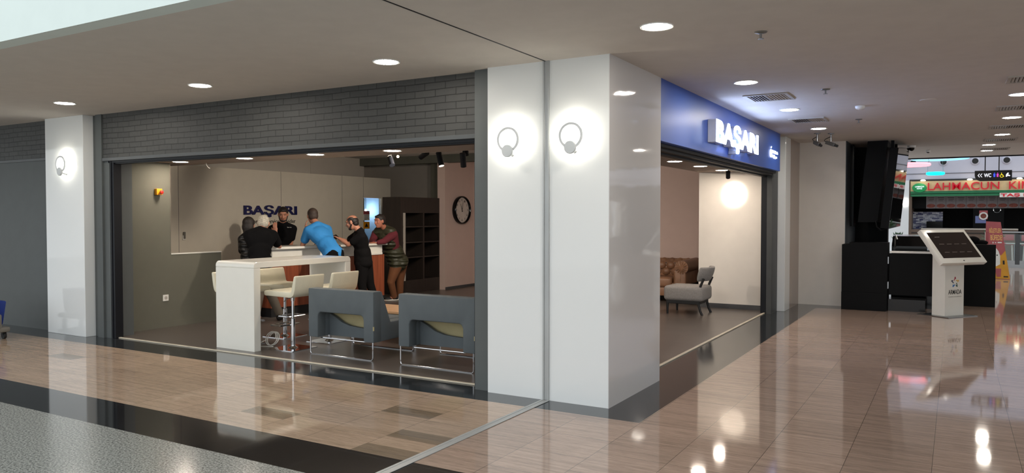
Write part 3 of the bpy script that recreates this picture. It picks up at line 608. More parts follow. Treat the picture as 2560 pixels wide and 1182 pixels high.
# ================================================================== ARMCHAIRS
def make_armchair(loc, rz, label):
    t = thing('armchair', label, 'armchair', loc, 'blue grey armchairs with their backs to the corridor', local=True)
    # back frame: inverted U
    o_ = [(-.49, 0, .205), (-.49, 0, .77), (.49, 0, .77), (.49, 0, .205), (.345, 0, .205), (.345, 0, .45), (.33, 0, .485), (.30, 0, .50), (-.30, 0, .50), (-.33, 0, .485), (-.345, 0, .45), (-.345, 0, .205)]
    obj('back_frame', MB().prism([(x, y, z) for x, y, z in o_], .14, (0, 1, 0), .012, 2), 'gfab', t, True)
    for s in (-1, 1):
        x = .345 if s > 0 else -.49
        obj('side_panel', MB().prism([(x, .12, .205), (x, .12, .765), (x, .15, .765), (x, .30, .41), (x, .76, .41), (x, .76, .215)], .145, (1, 0, 0), .012, 2), 'gfab', t, True)
    # seat block, scooped rear wall with beige inner shell
    sc = [(-.345, .20, .22), (-.345, .20, .46), (-.25, .20, .42), (-.15, .20, .365), (-.03, .20, .335), (.09, .20, .325), (.2, .20, .32), (.345, .20, .325), (.345, .20, .22)]
    obj('seat_rear', MB().prism([(x, y, z) for x, y, z in sc], .04, (0, 1, 0)), 'gfab', t)
    obj('inner_shell', MB().prism([(-.345, .30, .24), (-.345, .55, .24), (-.345, .36, .47), (-.345, .20, .62), (-.345, .17, .62), (-.345, .26, .45)], .69, (1, 0, 0)), 'beigef', t)
    obj('seat_cushion', B(-.345, .345, .30, .78, .24, .42, .03, 3), 'gfab', t, True)
    obj('seat_pan', B(-.345, .345, .20, .76, .205, .24), 'gfab', t)
    for y in (.015, .745):
        obj('sled_leg', MB().tube([(-.47, y, .215), (-.47, y, .04), (-.465, y, .018), (-.445, y, .009), (.445, y, .009), (.465, y, .018), (.47, y, .04), (.47, y, .215)], .0085, 8), 'chrome', t, True)
    obj('under_rail', MB().tube([(-.34, .05, .198), (.34, .05, .198)], .008), 'chrome', t, True)
    obj('fabric_tag', B(.485, .495, -.004, .012, .34, .385), 'beigef', t)
    t.rotation_euler = (0, 0, rz); return t
a0 = make_armchair((-6.012, 6.455, 0), 0, 'left of two blue grey armchairs seen from behind, fully visible')
dup(a0, (-4.685, 6.455, 0), 0, 'right of two blue grey armchairs, against the entrance frame')
t = thing('coffee_table', 'low table with a light wood top between the two grey armchairs', 'table', (-6.2, 7.75, 0))
obj('table_top', B(-6.8, -5.7, 7.45, 8.05, .385, .415, .004), 'lwood', t); obj('side_panel', MB().box(-6.78, -5.72, 7.47, 7.49, .25, .385).box(-6.78, -5.72, 8.01, 8.03, .25, .385).box(-5.74, -5.72, 7.49, 8.01, .25, .385), 'beigef', t)
for x in (-6.76, -5.74):
    for y in (7.49, 8.01): obj('leg', MB().cone((x, y, 0), (x, y, .26), .014), 'chrome', t, True)
# ================================================================== COUNTER AND CABINET
A_ = Vector((-9.32, 8.45, 0)); u_ = Vector((.22, 2.5, 0)).normalized(); LEN = 2.51
CM = Matrix(((u_.x, u_.y, 0, A_.x), (u_.y, -u_.x, 0, A_.y), (0, 0, 1, 0), (0, 0, 0, 1)))   # local x along counter, local y toward customers
CM = Matrix.Translation(A_) @ Matrix.Rotation(math.atan2(u_.y, u_.x), 4, 'Z')            # local +x along, local -y toward customers
t = thing('service_counter', 'long service counter with white top and reddish wood front', 'counter', A_)
obj('wood_front', B(0, LEN, 0, .62, .15, .905, mtx=CM), 'redwood', t)
obj('upper_band', B(.03, LEN - .05, .0, .60, .905, 1.08, .004, mtx=CM).box(.03, LEN - .06, -.02, .60, .905, .945, .006, mtx=CM), 'wlaq', t)
obj('countertop', B(-.02, LEN + .02, -.07, .66, 1.078, 1.115, .008, mtx=CM), 'wlaq', t, True)
obj('plinth', B(.02, LEN - .02, .02, .6, 0, .15, mtx=CM), 'blk', t)
for q in (.55, 1.35, 2.0): obj('panel_joint', B(q, q + .005, -.002, .01, .16, .90, mtx=CM), 'darkcab', t)
t = thing('shelf_cabinet', 'tall dark brown open shelf cabinet right of the counter', 'cabinet', (-9.75, 12.6, 0))
obj('body', MB().box(-10.22, -9.75, 12.25, 12.33, 0, 2.0).box(-10.22, -9.75, 12.33, 13.62, 1.675, 2.0).box(-10.22, -9.75, 12.33, 13.62, 0, .28).box(-10.22, -10.17, 12.33, 13.62, .28, 1.675).box(-10.17, -9.75, 13.58, 13.62, .28, 1.675), 'darkcab', t)
obj('light_edge', B(-9.80, -9.742, 12.33, 12.40, .28, 1.675), 'cream2', t)
obj('divider', B(-10.17, -9.748, 13.0, 13.05, .28, 1.675), 'darkcab', t)
for z in (.74, 1.05, 1.375):
    obj('shelf', B(-10.17, -9.745, 12.33, 13.58, z, z + .025), 'darkcab', t)
# ================================================================== CHESTERFIELD SOFA, CHAIR
t = thing('chesterfield_sofa', 'brown leather button tufted sofa with rolled arms by the rear wall', 'sofa', (-5.3, 14.1, 0))
sx0, sx1, sy = -6.55, -4.22, 13.72
obj('frame', B(sx0 + .1, sx1 - .06, sy + .04, sy + .92, .12, .36, .02), 'leather', t, True)
obj('front_rail', B(sx0 + .35, sx1 - .3, sy - .01, sy + .05, .12, .27, .015), 'leather', t, True)
for k in range(2): obj('seat_cushion', B(sx0 + .36 + k * .82, sx0 + .36 + (k + 1) * .82 - .01, sy, sy + .62, .28, .46, .045, 4), 'leather', t, True)
bk = MB().box(sx0 + .3, sx1 - .3, sy + .68, sy + .80, .3, .74, .05, 4); n = 9
for r_ in range(3):
    for k in range(n):
        xx = sx0 + .36 + (k + (.5 if r_ % 2 else 0)) * (sx1 - sx0 - .72) / n + .05
        bk.ell((xx + .09, sy + .70, .41 + r_ * .12), (.095, .07, .085), sub=2)
obj('tufted_back', bk, 'leather', t, True)
roll = MB(); roll.tube([(sx0 + .15, sy + .84, .70), (sx1 - .15, sy + .84, .70)], .085, 16)
for k in range(12): roll.ell((sx0 + .3 + k * .16, sy + .82, .72), (.085, .09, .078), sub=2)
obj('rolled_top', roll, 'leather', t, True)
bt = MB()
for r_ in range(3):
    for k in range(n):
        xx = sx0 + .36 + (k + (.5 if r_ % 2 else 0)) * (sx1 - sx0 - .72) / n + .05
        bt.ell((xx + .0, sy + .665, .46 + r_ * .12), (.013, .01, .013), sub=1)
obj('back_button', bt, mat('button_leather', (70, 42, 30), .5), t, True).__setitem__('kind', 'stuff')
for s, xc in ((1, sx1 - .17), (-1, sx0 + .17)):
    am = MB().box(xc - .13 * 1 - (.02 if s < 0 else 0), xc + .11, sy, sy + .9, .12, .62, .03, 3)
    am.tube([(xc + s * .03, sy - .01, .66), (xc + s * .03, sy + .9, .68)], .125, 20)
    obj('arm', am, 'leather', t, True)
    sw = MB()
    for k in range(14):
        a = 2 * math.pi * k / 14; sw.tube([(xc + s * .03, sy - .02, .66), (xc + s * .03 + .06 * math.cos(a), sy - .028, .66 + .06 * math.sin(a)), (xc + s * .03 + .115 * math.cos(a), sy - .005, .66 + .115 * math.sin(a))], .012, 6)
    obj('arm_pleats', sw, 'leather', t, True)
    nh = MB()
    for k in range(16):
        for xx in (xc - .10, xc - .01 + .02): nh.ell((xx, sy - .006, .15 + k * .027), (.007, .005, .007), sub=1)
    obj('nail_heads', nh, 'brass', t, True)
for x in (sx0 + .12, sx1 - .12):
    for y in (sy + .08, sy + .85): obj('foot', MB().cone((x, y, 0), (x, y, .12), .022, .032), 'blk', t, True)
t = thing('accent_chair', 'grey fabric chair with curved backrest and black legs in front of the brown sofa', 'chair', (-3.8, 12.4, 0))
obj('seat', B(-4.15, -3.50, 12.08, 12.68, .225, .465, .055, 4), 'gtweed', t, True)
obj('seat_rail', B(-4.11, -3.56, 12.11, 12.65, .175, .235, .008), 'blk', t)
m = MB(); n = 14; ro = []
for k in range(n + 1):
    a = R(-62 + 124 * k / n); ro.append((math.cos(a), math.sin(a)))
def ring_(R_, z, xo): return [(-3.72 + xo + R_[0] * c_, 12.38 + R_[1] * s_, z) for c_, s_ in ro]
secs = [ring_((.22, .29), .55, 0), ring_((.255, .315), .54, 0), ring_((.29, .335), .66, .02), ring_((.31, .345), .78, .03), ring_((.28, .31), .795, .03), ring_((.22, .275), .67, .01)]
vs = [[m.b.verts.new(p) for p in s_] for s_ in secs]
for i in range(len(vs)):
    for k in range(n): m.b.faces.new((vs[i][k], vs[i][k + 1], vs[(i + 1) % len(vs)][k + 1], vs[(i + 1) % len(vs)][k]))
m.b.faces.new([v[0] for v in vs][::-1]); m.b.faces.new([v[n] for v in vs]); bmesh.ops.recalc_face_normals(m.b, faces=m.b.faces)
es = [e for e in m.b.edges]
bo = obj('backrest', m, 'gtweed', t, True); sm = bo.modifiers.new('soft', 'SUBSURF'); sm.levels = 1; sm.render_levels = 2
for y in (12.13, 12.63):
    obj('front_leg', MB().cone((-4.09, y, 0), (-4.09, y, .19), .016, .024, 12), 'blk', t)
    obj('rear_leg', MB().tube([(-3.51, y, 0), (-3.545, y, .07), (-3.575, y, .18), (-3.575, y, .34), (-3.54, y, .48), (-3.49, y + (.0), .60)], .021, 8), 'blk', t, True)
# ================================================================== TOUCHSCREEN TOTEM
th = .922; ph = .896; u = Vector((math.cos(th), math.sin(th), 0)); n_ = Vector((math.sin(th), -math.cos(th), 0)); c0 = Vector((-.131, 13.948, 0))
t = thing('information_kiosk', 'white touchscreen information stand in front of the black kiosk', 'information stand', c0 + u * .2 - n_ * .1)
up = -n_ * math.cos(ph) + Vector((0, 0, math.sin(ph))); nn = n_ * math.sin(ph) + Vector((0, 0, math.cos(ph)))
def fr(o, a, b, c): return Matrix(((a.x, b.x, c.x, o.x), (a.y, b.y, c.y, o.y), (a.z, b.z, c.z, o.z), (0, 0, 0, 1)))
FC = fr(c0, u, -n_, Vector((0, 0, 1)))
obj('column', MB().prism([(0, 0, .012), (0, .23, .012), (0, .23, 1.09), (0, 0, .83)], .43, (1, 0, 0)).xf(FC), 'wlaq', t)
obj('base_plate', B(-.12, .55, -.16, .40, 0, .012, .003).xf(FC), 'steel', t)
bl = c0 + u * -.292 + n_ * .185 + Vector((0, 0, .872)); FS = fr(bl, u, up, nn)
obj('screen_housing', B(0, 1.01, 0, .663, -.075, 0, .006, 2).xf(FS), 'wlaq', t, True)
sc_ = obj('screen', B(.09, .945, .095, .60, 0, .003).xf(FS), 'screen', t)
m = MB()
for r_, zz in enumerate((.50, .36, .20)):
    for k in range(4 if r_ else 1): m.box(.2 + k * .17, .2 + k * .17 + .11, zz, zz + .012, .003, .0035)
obj('screen_text', m.xf(FS), 'stext', sc_ if False else t)
obj('sensor', B(.49, .52, .035, .05, 0, .002).xf(FS), 'blk', t)
LF = fr(c0 + n_ * .001, u, Vector((0, 0, 1)), n_)
def rotm(f): return f.to_3x3()
def star_v(tip_ang, ca, m_):
    c_ = Vector((.225, .545)); R1, R2 = .088, .036
    tip = c_ + Vector((math.cos(R(tip_ang)), math.sin(R(tip_ang)))) * R1
    mb = MB()
    for sgn, ln in ((1, 1.0), (-1, .62)):
        q = c_ + Vector((math.cos(R(tip_ang + sgn * 36)), math.sin(R(tip_ang + sgn * 36)))) * R2; q = tip + (q - tip) * ln
        d_ = (q - tip).normalized(); w_ = Vector((-d_.y, d_.x)) * .0075
        mb.prism([(*(tip - w_), 0), (*(q - w_), 0), (*(q + w_), 0), (*(tip + w_), 0)], .002, (0, 0, 1))
    obj('star_ray', mb.xf(LF), m_, t)
for a_, m_ in ((90, 'kred'), (18, 'kyel'), (-54, 'kgrn'), (-126, 'kblu'), (162, 'kprp')): star_v(a_, 0, m_)
text('logo_text', 'ARMADA', c0 + u * .075 + Vector((0, 0, .355)) + n_ * .001, .30, .072, 'blk', t, rotm(LF), .002, .003)
text('slogan_text', 'ALIŞVERİŞ VE İŞ MERKEZİ', c0 + u * .075 + Vector((0, 0, .305)) + n_ * .001, .30, .02, 'gplast', t, rotm(LF), .001)
# ================================================================== BLACK KIOSK AREA
struct('wall_kiosk_side', MB().box(-1.70, -1.688, 14.705, 14.95, 0, CZ).box(-1.95, -1.688, 14.952, 16.6, 0, CZ), 'dgrey')
struct('wall_kiosk_back', B(-1.95, -1.12, 16.2, 16.45, 0, CZ), 'black')
t = thing('kiosk_counter', 'black kiosk counter block against the dark wall', 'counter', (-1.35, 14.3, 0))
obj('cabinet_body', MB().box(-1.58, -.985, 14.30, 14.75, 0, 1.155).box(-1.70, -1.58, 14.31, 14.75, 0, 1.12), 'black', t); obj('toe_kick', B(-1.70, -.99, 14.285, 14.30, 0, .30), 'black', t)
t = thing('kiosk_gate', 'black low gate door with a white top strip beside the information stand', 'gate', (-.65, 14.35, 0))
obj('door_panel', B(-.96, -.31, 14.34, 14.38, .28, .98), 'black', t); obj('top_strip', B(-.955, -.30, 14.325, 14.40, .985, 1.02, .003), 'wplast', t)
for z in (.86, .44): obj('hinge', B(-.985, -.965, 14.315, 14.335, z - .06, z + .06, .003), 'steel', t)
obj('step', B(-.975, -.42, 14.40, 14.75, 0, .20), mat('brown_gloss_step', (26, 20, 17), .2, spec=.3), t)
obj('lock', B(-.40, -.36, 14.33, 14.341, 1.04, 1.10), 'steel', t)
t = thing('back_counter', 'black counter with a sloped gloss top behind the gate', 'counter', (-.5, 15.2, 0))
obj('counter_body', MB().prism([(-.97, 15.0, 0), (-.97, 15.8, 0), (-.97, 15.8, 1.27), (-.97, 15.3, 1.25), (-.97, 15.0, 1.08)], .95, (1, 0, 0)), 'blackgl', t)
obj('tap', MB().tube([(-.92, 14.95, 1.06), (-.92, 14.95, 1.22), (-.90, 14.92, 1.26), (-.88, 14.90, 1.2)], .018, 8), 'steel', t, True)
t = thing('front_panel', 'tall black end panel of the kiosk right of the information stand', 'panel', (.38, 15.85, 0))
obj('panel', B(-.02, .62, 15.83, 15.88, 0, 1.105, .003), 'black', t); obj('counter_side', B(-.02, .60, 15.88, 16.5, 0, 1.09), 'black', t)
m = MB().tube([(.15, 16.1, 1.09), (.22, 16.1, 1.22), (.33, 16.1, 1.26), (.42, 16.1, 1.17), (.50, 16.1, 1.13)], .03, 8).tube([(.25, 16.05, 1.24), (.36, 16.05, 1.14), (.5, 16.05, 1.11)], .02, 8)
o = obj('black_bag', MB().ell((.27, 16.1, 1.16), (.12, .08, .085)).ell((.40, 16.1, 1.13), (.11, .07, .05)), 'tblack', None, True, loc=(.3, 16.1, 1.09)); tag(o, 'black cloth bundle on top of the kiosk panel beside the red and yellow poster', 'bag')
t = thing('card_stand', 'small upright pink and white card on the kiosk corner', 'card', (.50, 16.2, 1.09)); obj('card', B(.47, .52, 16.19, 16.20, 1.09, 1.32), 'poster_r', t); obj('card_edge', B(.462, .47, 16.185, 16.205, 1.09, 1.32), 'wplast', t)
# wall frame and hanging display
t = thing('wall_display', 'dark framed display with a reddish lower half on the charcoal wall', 'display', (-1.7, 15.5, 1.9))
obj('display_frame', MB().box(-1.70, -1.63, 15.3, 15.42, 1.42, CZ - .02), 'blackgl', t); obj('display_panel', B(-1.70, -1.66, 15.42, 15.95, 1.42, 2.9), 'dgrey', t)
obj('display_picture', B(-1.66, -1.655, 15.5, 15.9, 1.45, 1.65), mat('dark_red_picture', (70, 40, 46), .4), t)
for z in (1.78, 1.86): obj('knob', MB().lathe([(.015, 0), (.015, .02)], (-1.66, 15.5, z), (1, 0, 0)), 'steel', t)
t = thing('hanging_screen', 'large glossy black screen hung from the ceiling, tilted forward above the kiosk', 'screen', (-.95, 15.3, CZ))
TP = [(-.86, 14.6, 2.77), (-.768, 16.1, 2.885), (-.905, 16.1, 1.42), (-.998, 14.6, 1.387)]
tn = (Vector(TP[1]) - Vector(TP[0])).cross(Vector(TP[3]) - Vector(TP[0])).normalized()
if tn.x < 0: tn = -tn
obj('screen_glass', MB().prism([Vector(p) for p in TP], .004, tn), 'screen2', t)
obj('housing', MB().prism([Vector(p) - tn * .001 for p in TP], .13, -tn, .004), 'black', t)
obj('rear_box', MB().prism([(-1.05, 14.95, 2.94), (-1.05, 16.1, 2.94), (-1.16, 16.1, 1.50), (-1.2, 14.95, 1.50)], .32, (-1, 0, 0)), 'black', t)
obj('bracket', MB().box(-1.0, -.95, 15.0, 15.1, 2.8, CZ).box(-1.0, -.95, 15.8, 15.9, 2.8, CZ), 'black', t)
obj('cable', MB().tube([(-1.22, 14.9, 1.52), (-1.20, 14.88, 1.42), (-1.13, 14.8, 1.36), (-1.04, 14.72, 1.38), (-1.0, 14.7, 1.42)], .012, 8), 'blk', t, True)
# ================================================================== CLEANING CART (left edge)
CX = -.33
t = thing('cleaning_cart', 'grey and blue cleaning cart cut by the left picture edge', 'cleaning cart', (-10.78 + CX, 5.12, 0))
obj('cart_base', B(-11.3 + CX, -10.36 + CX, 4.95, 5.3, .09, .16, .02).box(-10.44 + CX, -10.36 + CX, 5.05, 5.2, .12, .33, .02), 'gplast', t, True)
obj('blue_bag', MB().prism([(-11.2 + CX, 5.0, .18), (-10.46 + CX, 5.0, .18), (-10.36 + CX, 5.0, .50), (-11.25 + CX, 5.0, .52)], .26, (0, 1, 0), .02), 'bplast', t, True)
obj('rim_handle', MB().tube([(-10.45 + CX, 5.05, .54), (-10.36 + CX, 5.05, .50), (-10.27 + CX, 5.07, .36), (-10.30 + CX, 5.07, .28), (-10.40 + CX, 5.08, .24)], .014), 'blk', t, True)
for x in (-10.43 + CX, -11.2 + CX):
    for y in (5.0, 5.25): w_ = obj('caster', MB().cone((x, y - .015, .045), (x, y + .015, .045), .045, .045, 20).box(x - .02, x + .02, y - .022, y + .022, .05, .10), 'blk', t)
# ================================================================== FOOD COURT
FY = 32.0
struct('wall_atrium_end', B(-3.2, 9, FY + .05, FY + .3, 2.93, 7), 'atr'); struct('trim_18', MB().box(-3.2, 9, FY + .03, FY + .05, 3.17, 3.185), 'base')
struct('wall_atrium_pillar', B(-2.6, -1.50, FY - .3, FY + .2, 0, 2.93), 'pillar')
struct('wall_food_stall_back', B(-1.5, 9, FY + 2.2, FY + 2.4, 0, 3), 'black'); struct('ceiling_food_stall', B(-1.5, 9, FY, FY + 2.4, 2.9, 2.97), 'dceil')
struct('wall_food_stall_side', B(-1.5, -1.42, FY - .02, FY + 2.2, 0, 2.93), 'counterb')
struct('wall_stall_header', MB().box(-1.42, 4.2, FY + .52, FY + .62, 1.90, 2.93).box(.55, 1.5, FY + .52, FY + .62, 1.17, 1.90), 'black')
o = obj('kitchen_bench', B(-1.42, .6, FY + .8, FY + 1.2, 0, 1.02), 'black', None, loc=(-.7, FY + 1, 0)); tag(o, 'dark kitchen bench under the oven in the food stall', 'bench')
o = obj('mosaic_splashback', B(-1.42, -.42, FY + 1.2, FY + 1.25, 1.0, 1.78), 'mosaic', None, loc=(-.9, FY + 1.2, 1.0)); tag(o, 'blue and white mosaic tiled kitchen panel in the food stall', 'tiled panel')
o = obj('oven', B(-.95, -.42, FY + .85, FY + 1.15, 1.02, 1.42, .01), 'blackgl', None, loc=(-.7, FY + 1, 1.02)); tag(o, 'black oven standing before the mosaic tiles', 'oven')
t = thing('food_stall_sign', 'cream and green food stall sign with big red letters', 'sign', (.3, FY, 2.5))
obj('sign_board', B(-1.46, 4.2, FY - .05, FY + .05, 2.53, 2.90), 'signcream', t); obj('green_band', MB().box(-1.46, 4.2, FY - .07, FY + .05, 2.44, 2.53).box(-1.46, 4.2, FY - .06, FY + .05, 2.34, 2.42), 'green', t)
text('red_letters', 'LAHMACUN  KING', (-.90, FY - .08, 2.565), 3.45, .27, 'signred', t, AXF, .04, .006)
obj('oval_badge', MB().lathe([(.235, 0), (.235, .05), (.21, .06)], (-1.17, FY - .05, 2.66), (0, -1, 0)).xf(Matrix.Translation((0, 0, 2.66)) @ Matrix.Diagonal((1, 1, .72, 1)) @ Matrix.Translation((0, 0, -2.66))), 'bgreen', t, True)
text('badge_text', 'LAHMACUN', (-1.31, FY - .125, 2.675), .29, .05, 'wcw', t, AXF, .004, .01); text('badge_text', 'KING', (-1.25, FY - .125, 2.605), .17, .05, 'wcw', t, AXF, .004, .01)
for x in (-1.05, .42, 1.9): obj('sign_lamp', MB().lathe([(.07, 0), (.09, .02), (.05, .05)], (x, FY - .25, 2.90), (0, 0, 1)), emis('sign_lamp_glow_%d' % int(x * 10), (255, 240, 210), 6), t, True)
t = thing('oven_sign', 'white board with dark red letters hung over the menu boards', 'sign', (1.6, FY - .02, 2.33))
obj('sign_board', B(1.33, 2.75, FY - .12, FY - .10, 2.28, 2.43), 'wplast', t); text('letters', 'TAŞ FIRIN', (1.36, FY - .125, 2.275), 1.35, .14, 'signred', t, AXF, .01, .03)
def menu(x, i):
    t = thing('menu_board', 'printed menu board with a dish picture, number %s from the left' % ['one', 'two', 'three', 'four', 'five', 'six', 'seven', 'eight', 'nine', 'ten'][i], 'menu board', (x, FY + .5, 1.95), 'menu boards above the food stall counter')
    obj('board', B(x, x + .315, FY + .5, FY + .52, 1.90, 2.36), 'menu', t)
    obj('text_lines', MB().box(x + .05, x + .26, FY + .497, FY + .5, 2.29, 2.31).box(x + .08, x + .25, FY + .497, FY + .5, 2.23, 2.245).box(x + .08, x + .22, FY + .497, FY + .5, 2.18, 2.192), 'blk', t)
    obj('dish_picture', MB().lathe([(.14, 0), (.14, .006)], (x + .16, FY + .5, 2.0), (0, -1, 0)).xf(Matrix.Translation((0, 0, 2.0)) @ Matrix.Diagonal((1, 1, .5, 1)) @ Matrix.Translation((0, 0, -2.0))), 'food', t)
for i in range(10): menu(-.96 + i * .322, i)
t = thing('stall_counter', 'brown clad food stall counter below the dark kitchen', 'counter', (.5, FY + .2, 0))
obj('counter_body', B(-1.42, 1.9, FY, FY + .7, 0, 1.12), 'counterb', t); obj('counter_top', B(-1.1, 1.9, FY - .05, FY + .7, 1.12, 1.17), 'cream2', t); obj('cladding_rail', MB().box(-1.42, 1.9, FY - .02, FY, .98, 1.02), 'darkcab', t)
t = thing('dish_poster', 'round dish poster hanging in the dark food stall', 'poster', (.85, FY + .49, 1.6))
obj('poster_sheet', B(.74, 1.0, FY + .49, FY + .51, 1.50, 1.82), 'poster_r', t); obj('plate', MB().lathe([(.14, 0), (.14, .01)], (.87, FY + .49, 1.62), (0, -1, 0)), 'wplast', t); obj('dish', MB().lathe([(.09, .01), (.09, .014)], (.87, FY + .49, 1.62), (0, -1, 0)), 'food', t)
o = obj('blue_notice', B(.62, .95, FY + .51, FY + .52, 1.36, 1.62), mat('pale_blue_paper', (110, 120, 168), .6), None, loc=(.78, FY + .51, 1.36)); tag(o, 'pale blue notice below the round dish poster', 'notice')
t = thing('round_ornament', 'round string of small lights in the stall, right of the dish poster', 'ornament', (1.28, FY + .49, 1.85))
obj('ring', MB().tube([(1.28 + .11 * math.cos(a), FY + .49, 1.85 + .11 * math.sin(a)) for a in [2 * math.pi * k / 20 for k in range(20)]], .01, 6, True), 'steel', t); obj('beads', MB().ell((1.39, FY + .48, 1.83), (.014,) * 3, sub=1).ell((1.18, FY + .48, 1.83), (.014,) * 3, sub=1), emis('bead_glow', (255, 255, 255), 2), t)
def nozzle(x, i):
    t = thing('air_nozzle', ['leftmost round air nozzle behind the pink ring light', 'round air nozzle just below the pale blue ring', 'round air nozzle left of the hanging rods', 'round air nozzle above the restroom sign'][i], 'air nozzle', (x, FY, 3.59), 'round air nozzles on the atrium wall')
    obj('nozzle_ring', MB().lathe([(.155, 0), (.14, .03), (.115, .05)], (x, FY + .05, 3.59), (0, -1, 0)), 'atr', t, True); obj('nozzle_hole', MB().lathe([(.10, .05), (.10, .056)], (x, FY + .05, 3.59), (0, -1, 0)), 'blk', t)
for i, x in enumerate((-1.39, -.41, .58, 1.53)): nozzle(x, i)
def ringlight(c, r, m_, lb, th_=.06, rods=()):
    t = thing('ring_light', lb, 'ceiling light', c, None); c = Vector(c)
    obj('glowing_ring', MB().tube([c + Vector((r * math.cos(a), r * math.sin(a), 0)) for a in [2 * math.pi * k / 36 for k in range(36)]], th_ / 2, 8, True), m_, t, True)
    obj('suspension_wire', MB().cone(c + Vector((r, 0, 0)), Vector((c.x + r * .3, min(c.y, 25.9), 5.6)), .005).cone(c + Vector((-r, 0, 0)), Vector((c.x - r * .3, min(c.y, 25.9), 5.6)), .005), 'steel', t)
ringlight((-1.15, 25.0, 3.10), .48, 'pinkled', 'pink glowing ring light hanging in the atrium', .09)
ringlight((-.42, 25.5, 3.29), .72, 'skyled', 'pale blue glowing ring light hanging in the atrium', .06)
ringlight((-.58, 28.0, 2.98), .22, 'cyanled', 'small bright cyan ring light hanging in the atrium', .10)
t = thing('restroom_sign', 'black hanging restroom sign with white arrows and coloured pictograms', 'sign', (.70, 19.9, 2.94))
z0, z1, y_ = 2.385, 2.615, 19.86
obj('sign_panel', MB().prism([(.355, y_, z1), (.355, y_, z0 + .12), (.37, y_, z0 + .06), (.41, y_, z0 + .02), (.46, y_, z0), (1.05, y_, z0), (1.05, y_, z1)], .05, (0, 1, 0)), 'blackm', t)
for x in (.55, .81): obj('hanging_rod', MB().cone((x, y_ + .03, z1), (x, y_ + .03, CZ - .02), .01), 'blk', t)
for x in (.41, .455): obj('arrow', MB().prism([(x + .03, y_, 2.55), (x, y_, 2.51), (x + .03, y_, 2.47), (x + .045, y_, 2.47), (x + .015, y_, 2.51), (x + .045, y_, 2.55)], .003, (0, -1, 0)), 'wcw', t)
text('letters', 'WC', (.53, y_ - .001, 2.468), .135, .085, 'wcw', t, AXF, .003, .02)
for x, m_ in ((.725, 'wcblue'), (.785, 'wcpink')): obj('person_pictogram', MB().ell((x, y_ - .002, 2.555), (.011, .003, .011), sub=1).prism([(x - .02, y_, 2.54), (x - .016, y_, 2.47), (x + .016, y_, 2.47), (x + .02, y_, 2.54)], .003, (0, -1, 0)), m_, t)
obj('wheelchair_pictogram', MB().tube([(.86 + .03 * math.cos(a), y_ - .002, 2.49 + .03 * math.sin(a)) for a in [2 * math.pi * k / 16 for k in range(16)]], .006, 6, True).tube([(.855, y_ - .002, 2.56), (.86, y_ - .002, 2.51), (.885, y_ - .002, 2.505), (.90, y_ - .002, 2.47)], .007, 6), 'wcyel', t)
obj('changing_pictogram', MB().prism([(.935, y_, 2.47), (.94, y_, 2.52), (.97, y_, 2.56), (.995, y_, 2.55), (.975, y_, 2.52), (1.02, y_, 2.50), (1.01, y_, 2.48), (.97, y_, 2.49), (.955, y_, 2.47)], .003, (0, -1, 0)), 'wcw', t)
# far wall lamp, plants, railing
t = thing('wall_sconce', 'far glowing wall lamp on the atrium pillar behind the hanging screen', 'wall lamp', (-1.62, FY - .3, 2.12))
obj('lamp_face', MB().lathe([(.10, .0), (.10, .03)], (-1.62, FY - .32, 2.12), (0, -1, 0)), emis('far_lamp', (255, 250, 240), 8), t, True); obj('lamp_arm', B(-1.75, -1.70, FY - .42, FY - .3, 2.0, 2.05), 'sgrey', t)
def plant(x, y, z, r, lb, n=26):
    t = thing('potted_plant', lb, 'plant', (x, y, 0)); mb = MB(); rs = random.Random(int(x * 100 + y))
    for k in range(n):
        a = rs.uniform(0, 6.283); e = rs.uniform(.1, 1.3); d = Vector((math.cos(a) * math.cos(e), math.sin(a) * math.cos(e), math.sin(e))); L = r * rs.uniform(.6, 1); c = Vector((x, y, z)); s = d.cross(Vector((0, 0, 1))).normalized() * r * .13
        mb.prism([c + d * L * .35, c + d * L * .7 + s, c + d * L, c + d * L * .7 - s], .004, s.cross(d).normalized())
    obj('foliage', mb, 'leaf', t); obj('pot', MB().lathe([(r * .35, 0), (r * .5, z * .98), (r * .4, z)], (x, y, 0)), 'wplast', t, True)
plant(-1.3, 22.5, .92, .32, 'green leafy plant behind the black kiosk, left of the stand'); plant(.88, 24.3, .95, .42, 'green plant peeking out left of the red and yellow poster', 34)
t = thing('poster_stand', 'slanted red and yellow cinema poster stand behind the kiosk', 'poster stand', (1.0, 23.3, 0))
ps = MB(); PS = fr(Vector((.66, 23.1, 0)), Vector((1, 0, 0)), Vector((-.05, .17, 1)).normalized(), Vector((0, -1, .17)).normalized())
PQ = [(-.0, 0), (.56, 0), (.50, .40), (.46, .76), (.40, 1.48), (.10, 1.50)]
def psx(pts, d=.004, z=0): return MB().prism([(x, y, z) for x, y in pts], d, (0, 0, 1)).xf(PS)
obj('panel', MB().prism([(0, 0, -.03), (.56, 0, -.03), (.42, 1.48, -.03), (.10, 1.50, -.03)], .03, (0, 0, 1)).xf(PS), 'poster_r', t)
obj('yellow_area', psx([(0, .01), (.555, .01), (.49, .74), (.40, .62), (.05, .60), (.04, .5)]), 'poster_y', t)
obj('popcorn_shape', psx([(.10, .30), (.28, .33), (.36, .38), (.37, .60), (.34, .72), (.29, .80), (.24, .82), (.20, .78), (.15, .60)], .004, .004), 'wplast', t)
obj('cup', psx([(.27, .06), (.36, .06), (.38, .27), (.24, .27)], .004, .004), 'poster_r', t)
obj('dark_marks', MB().box(.24, .27, .60, .63, .008, .011).box(.29, .32, .60, .63, .008, .011).box(.42, .52, .05, .08, .004, .007).box(.42, .46, .38, .48, .004, .007).xf(PS), 'blk', t)
RP = PS.to_3x3()
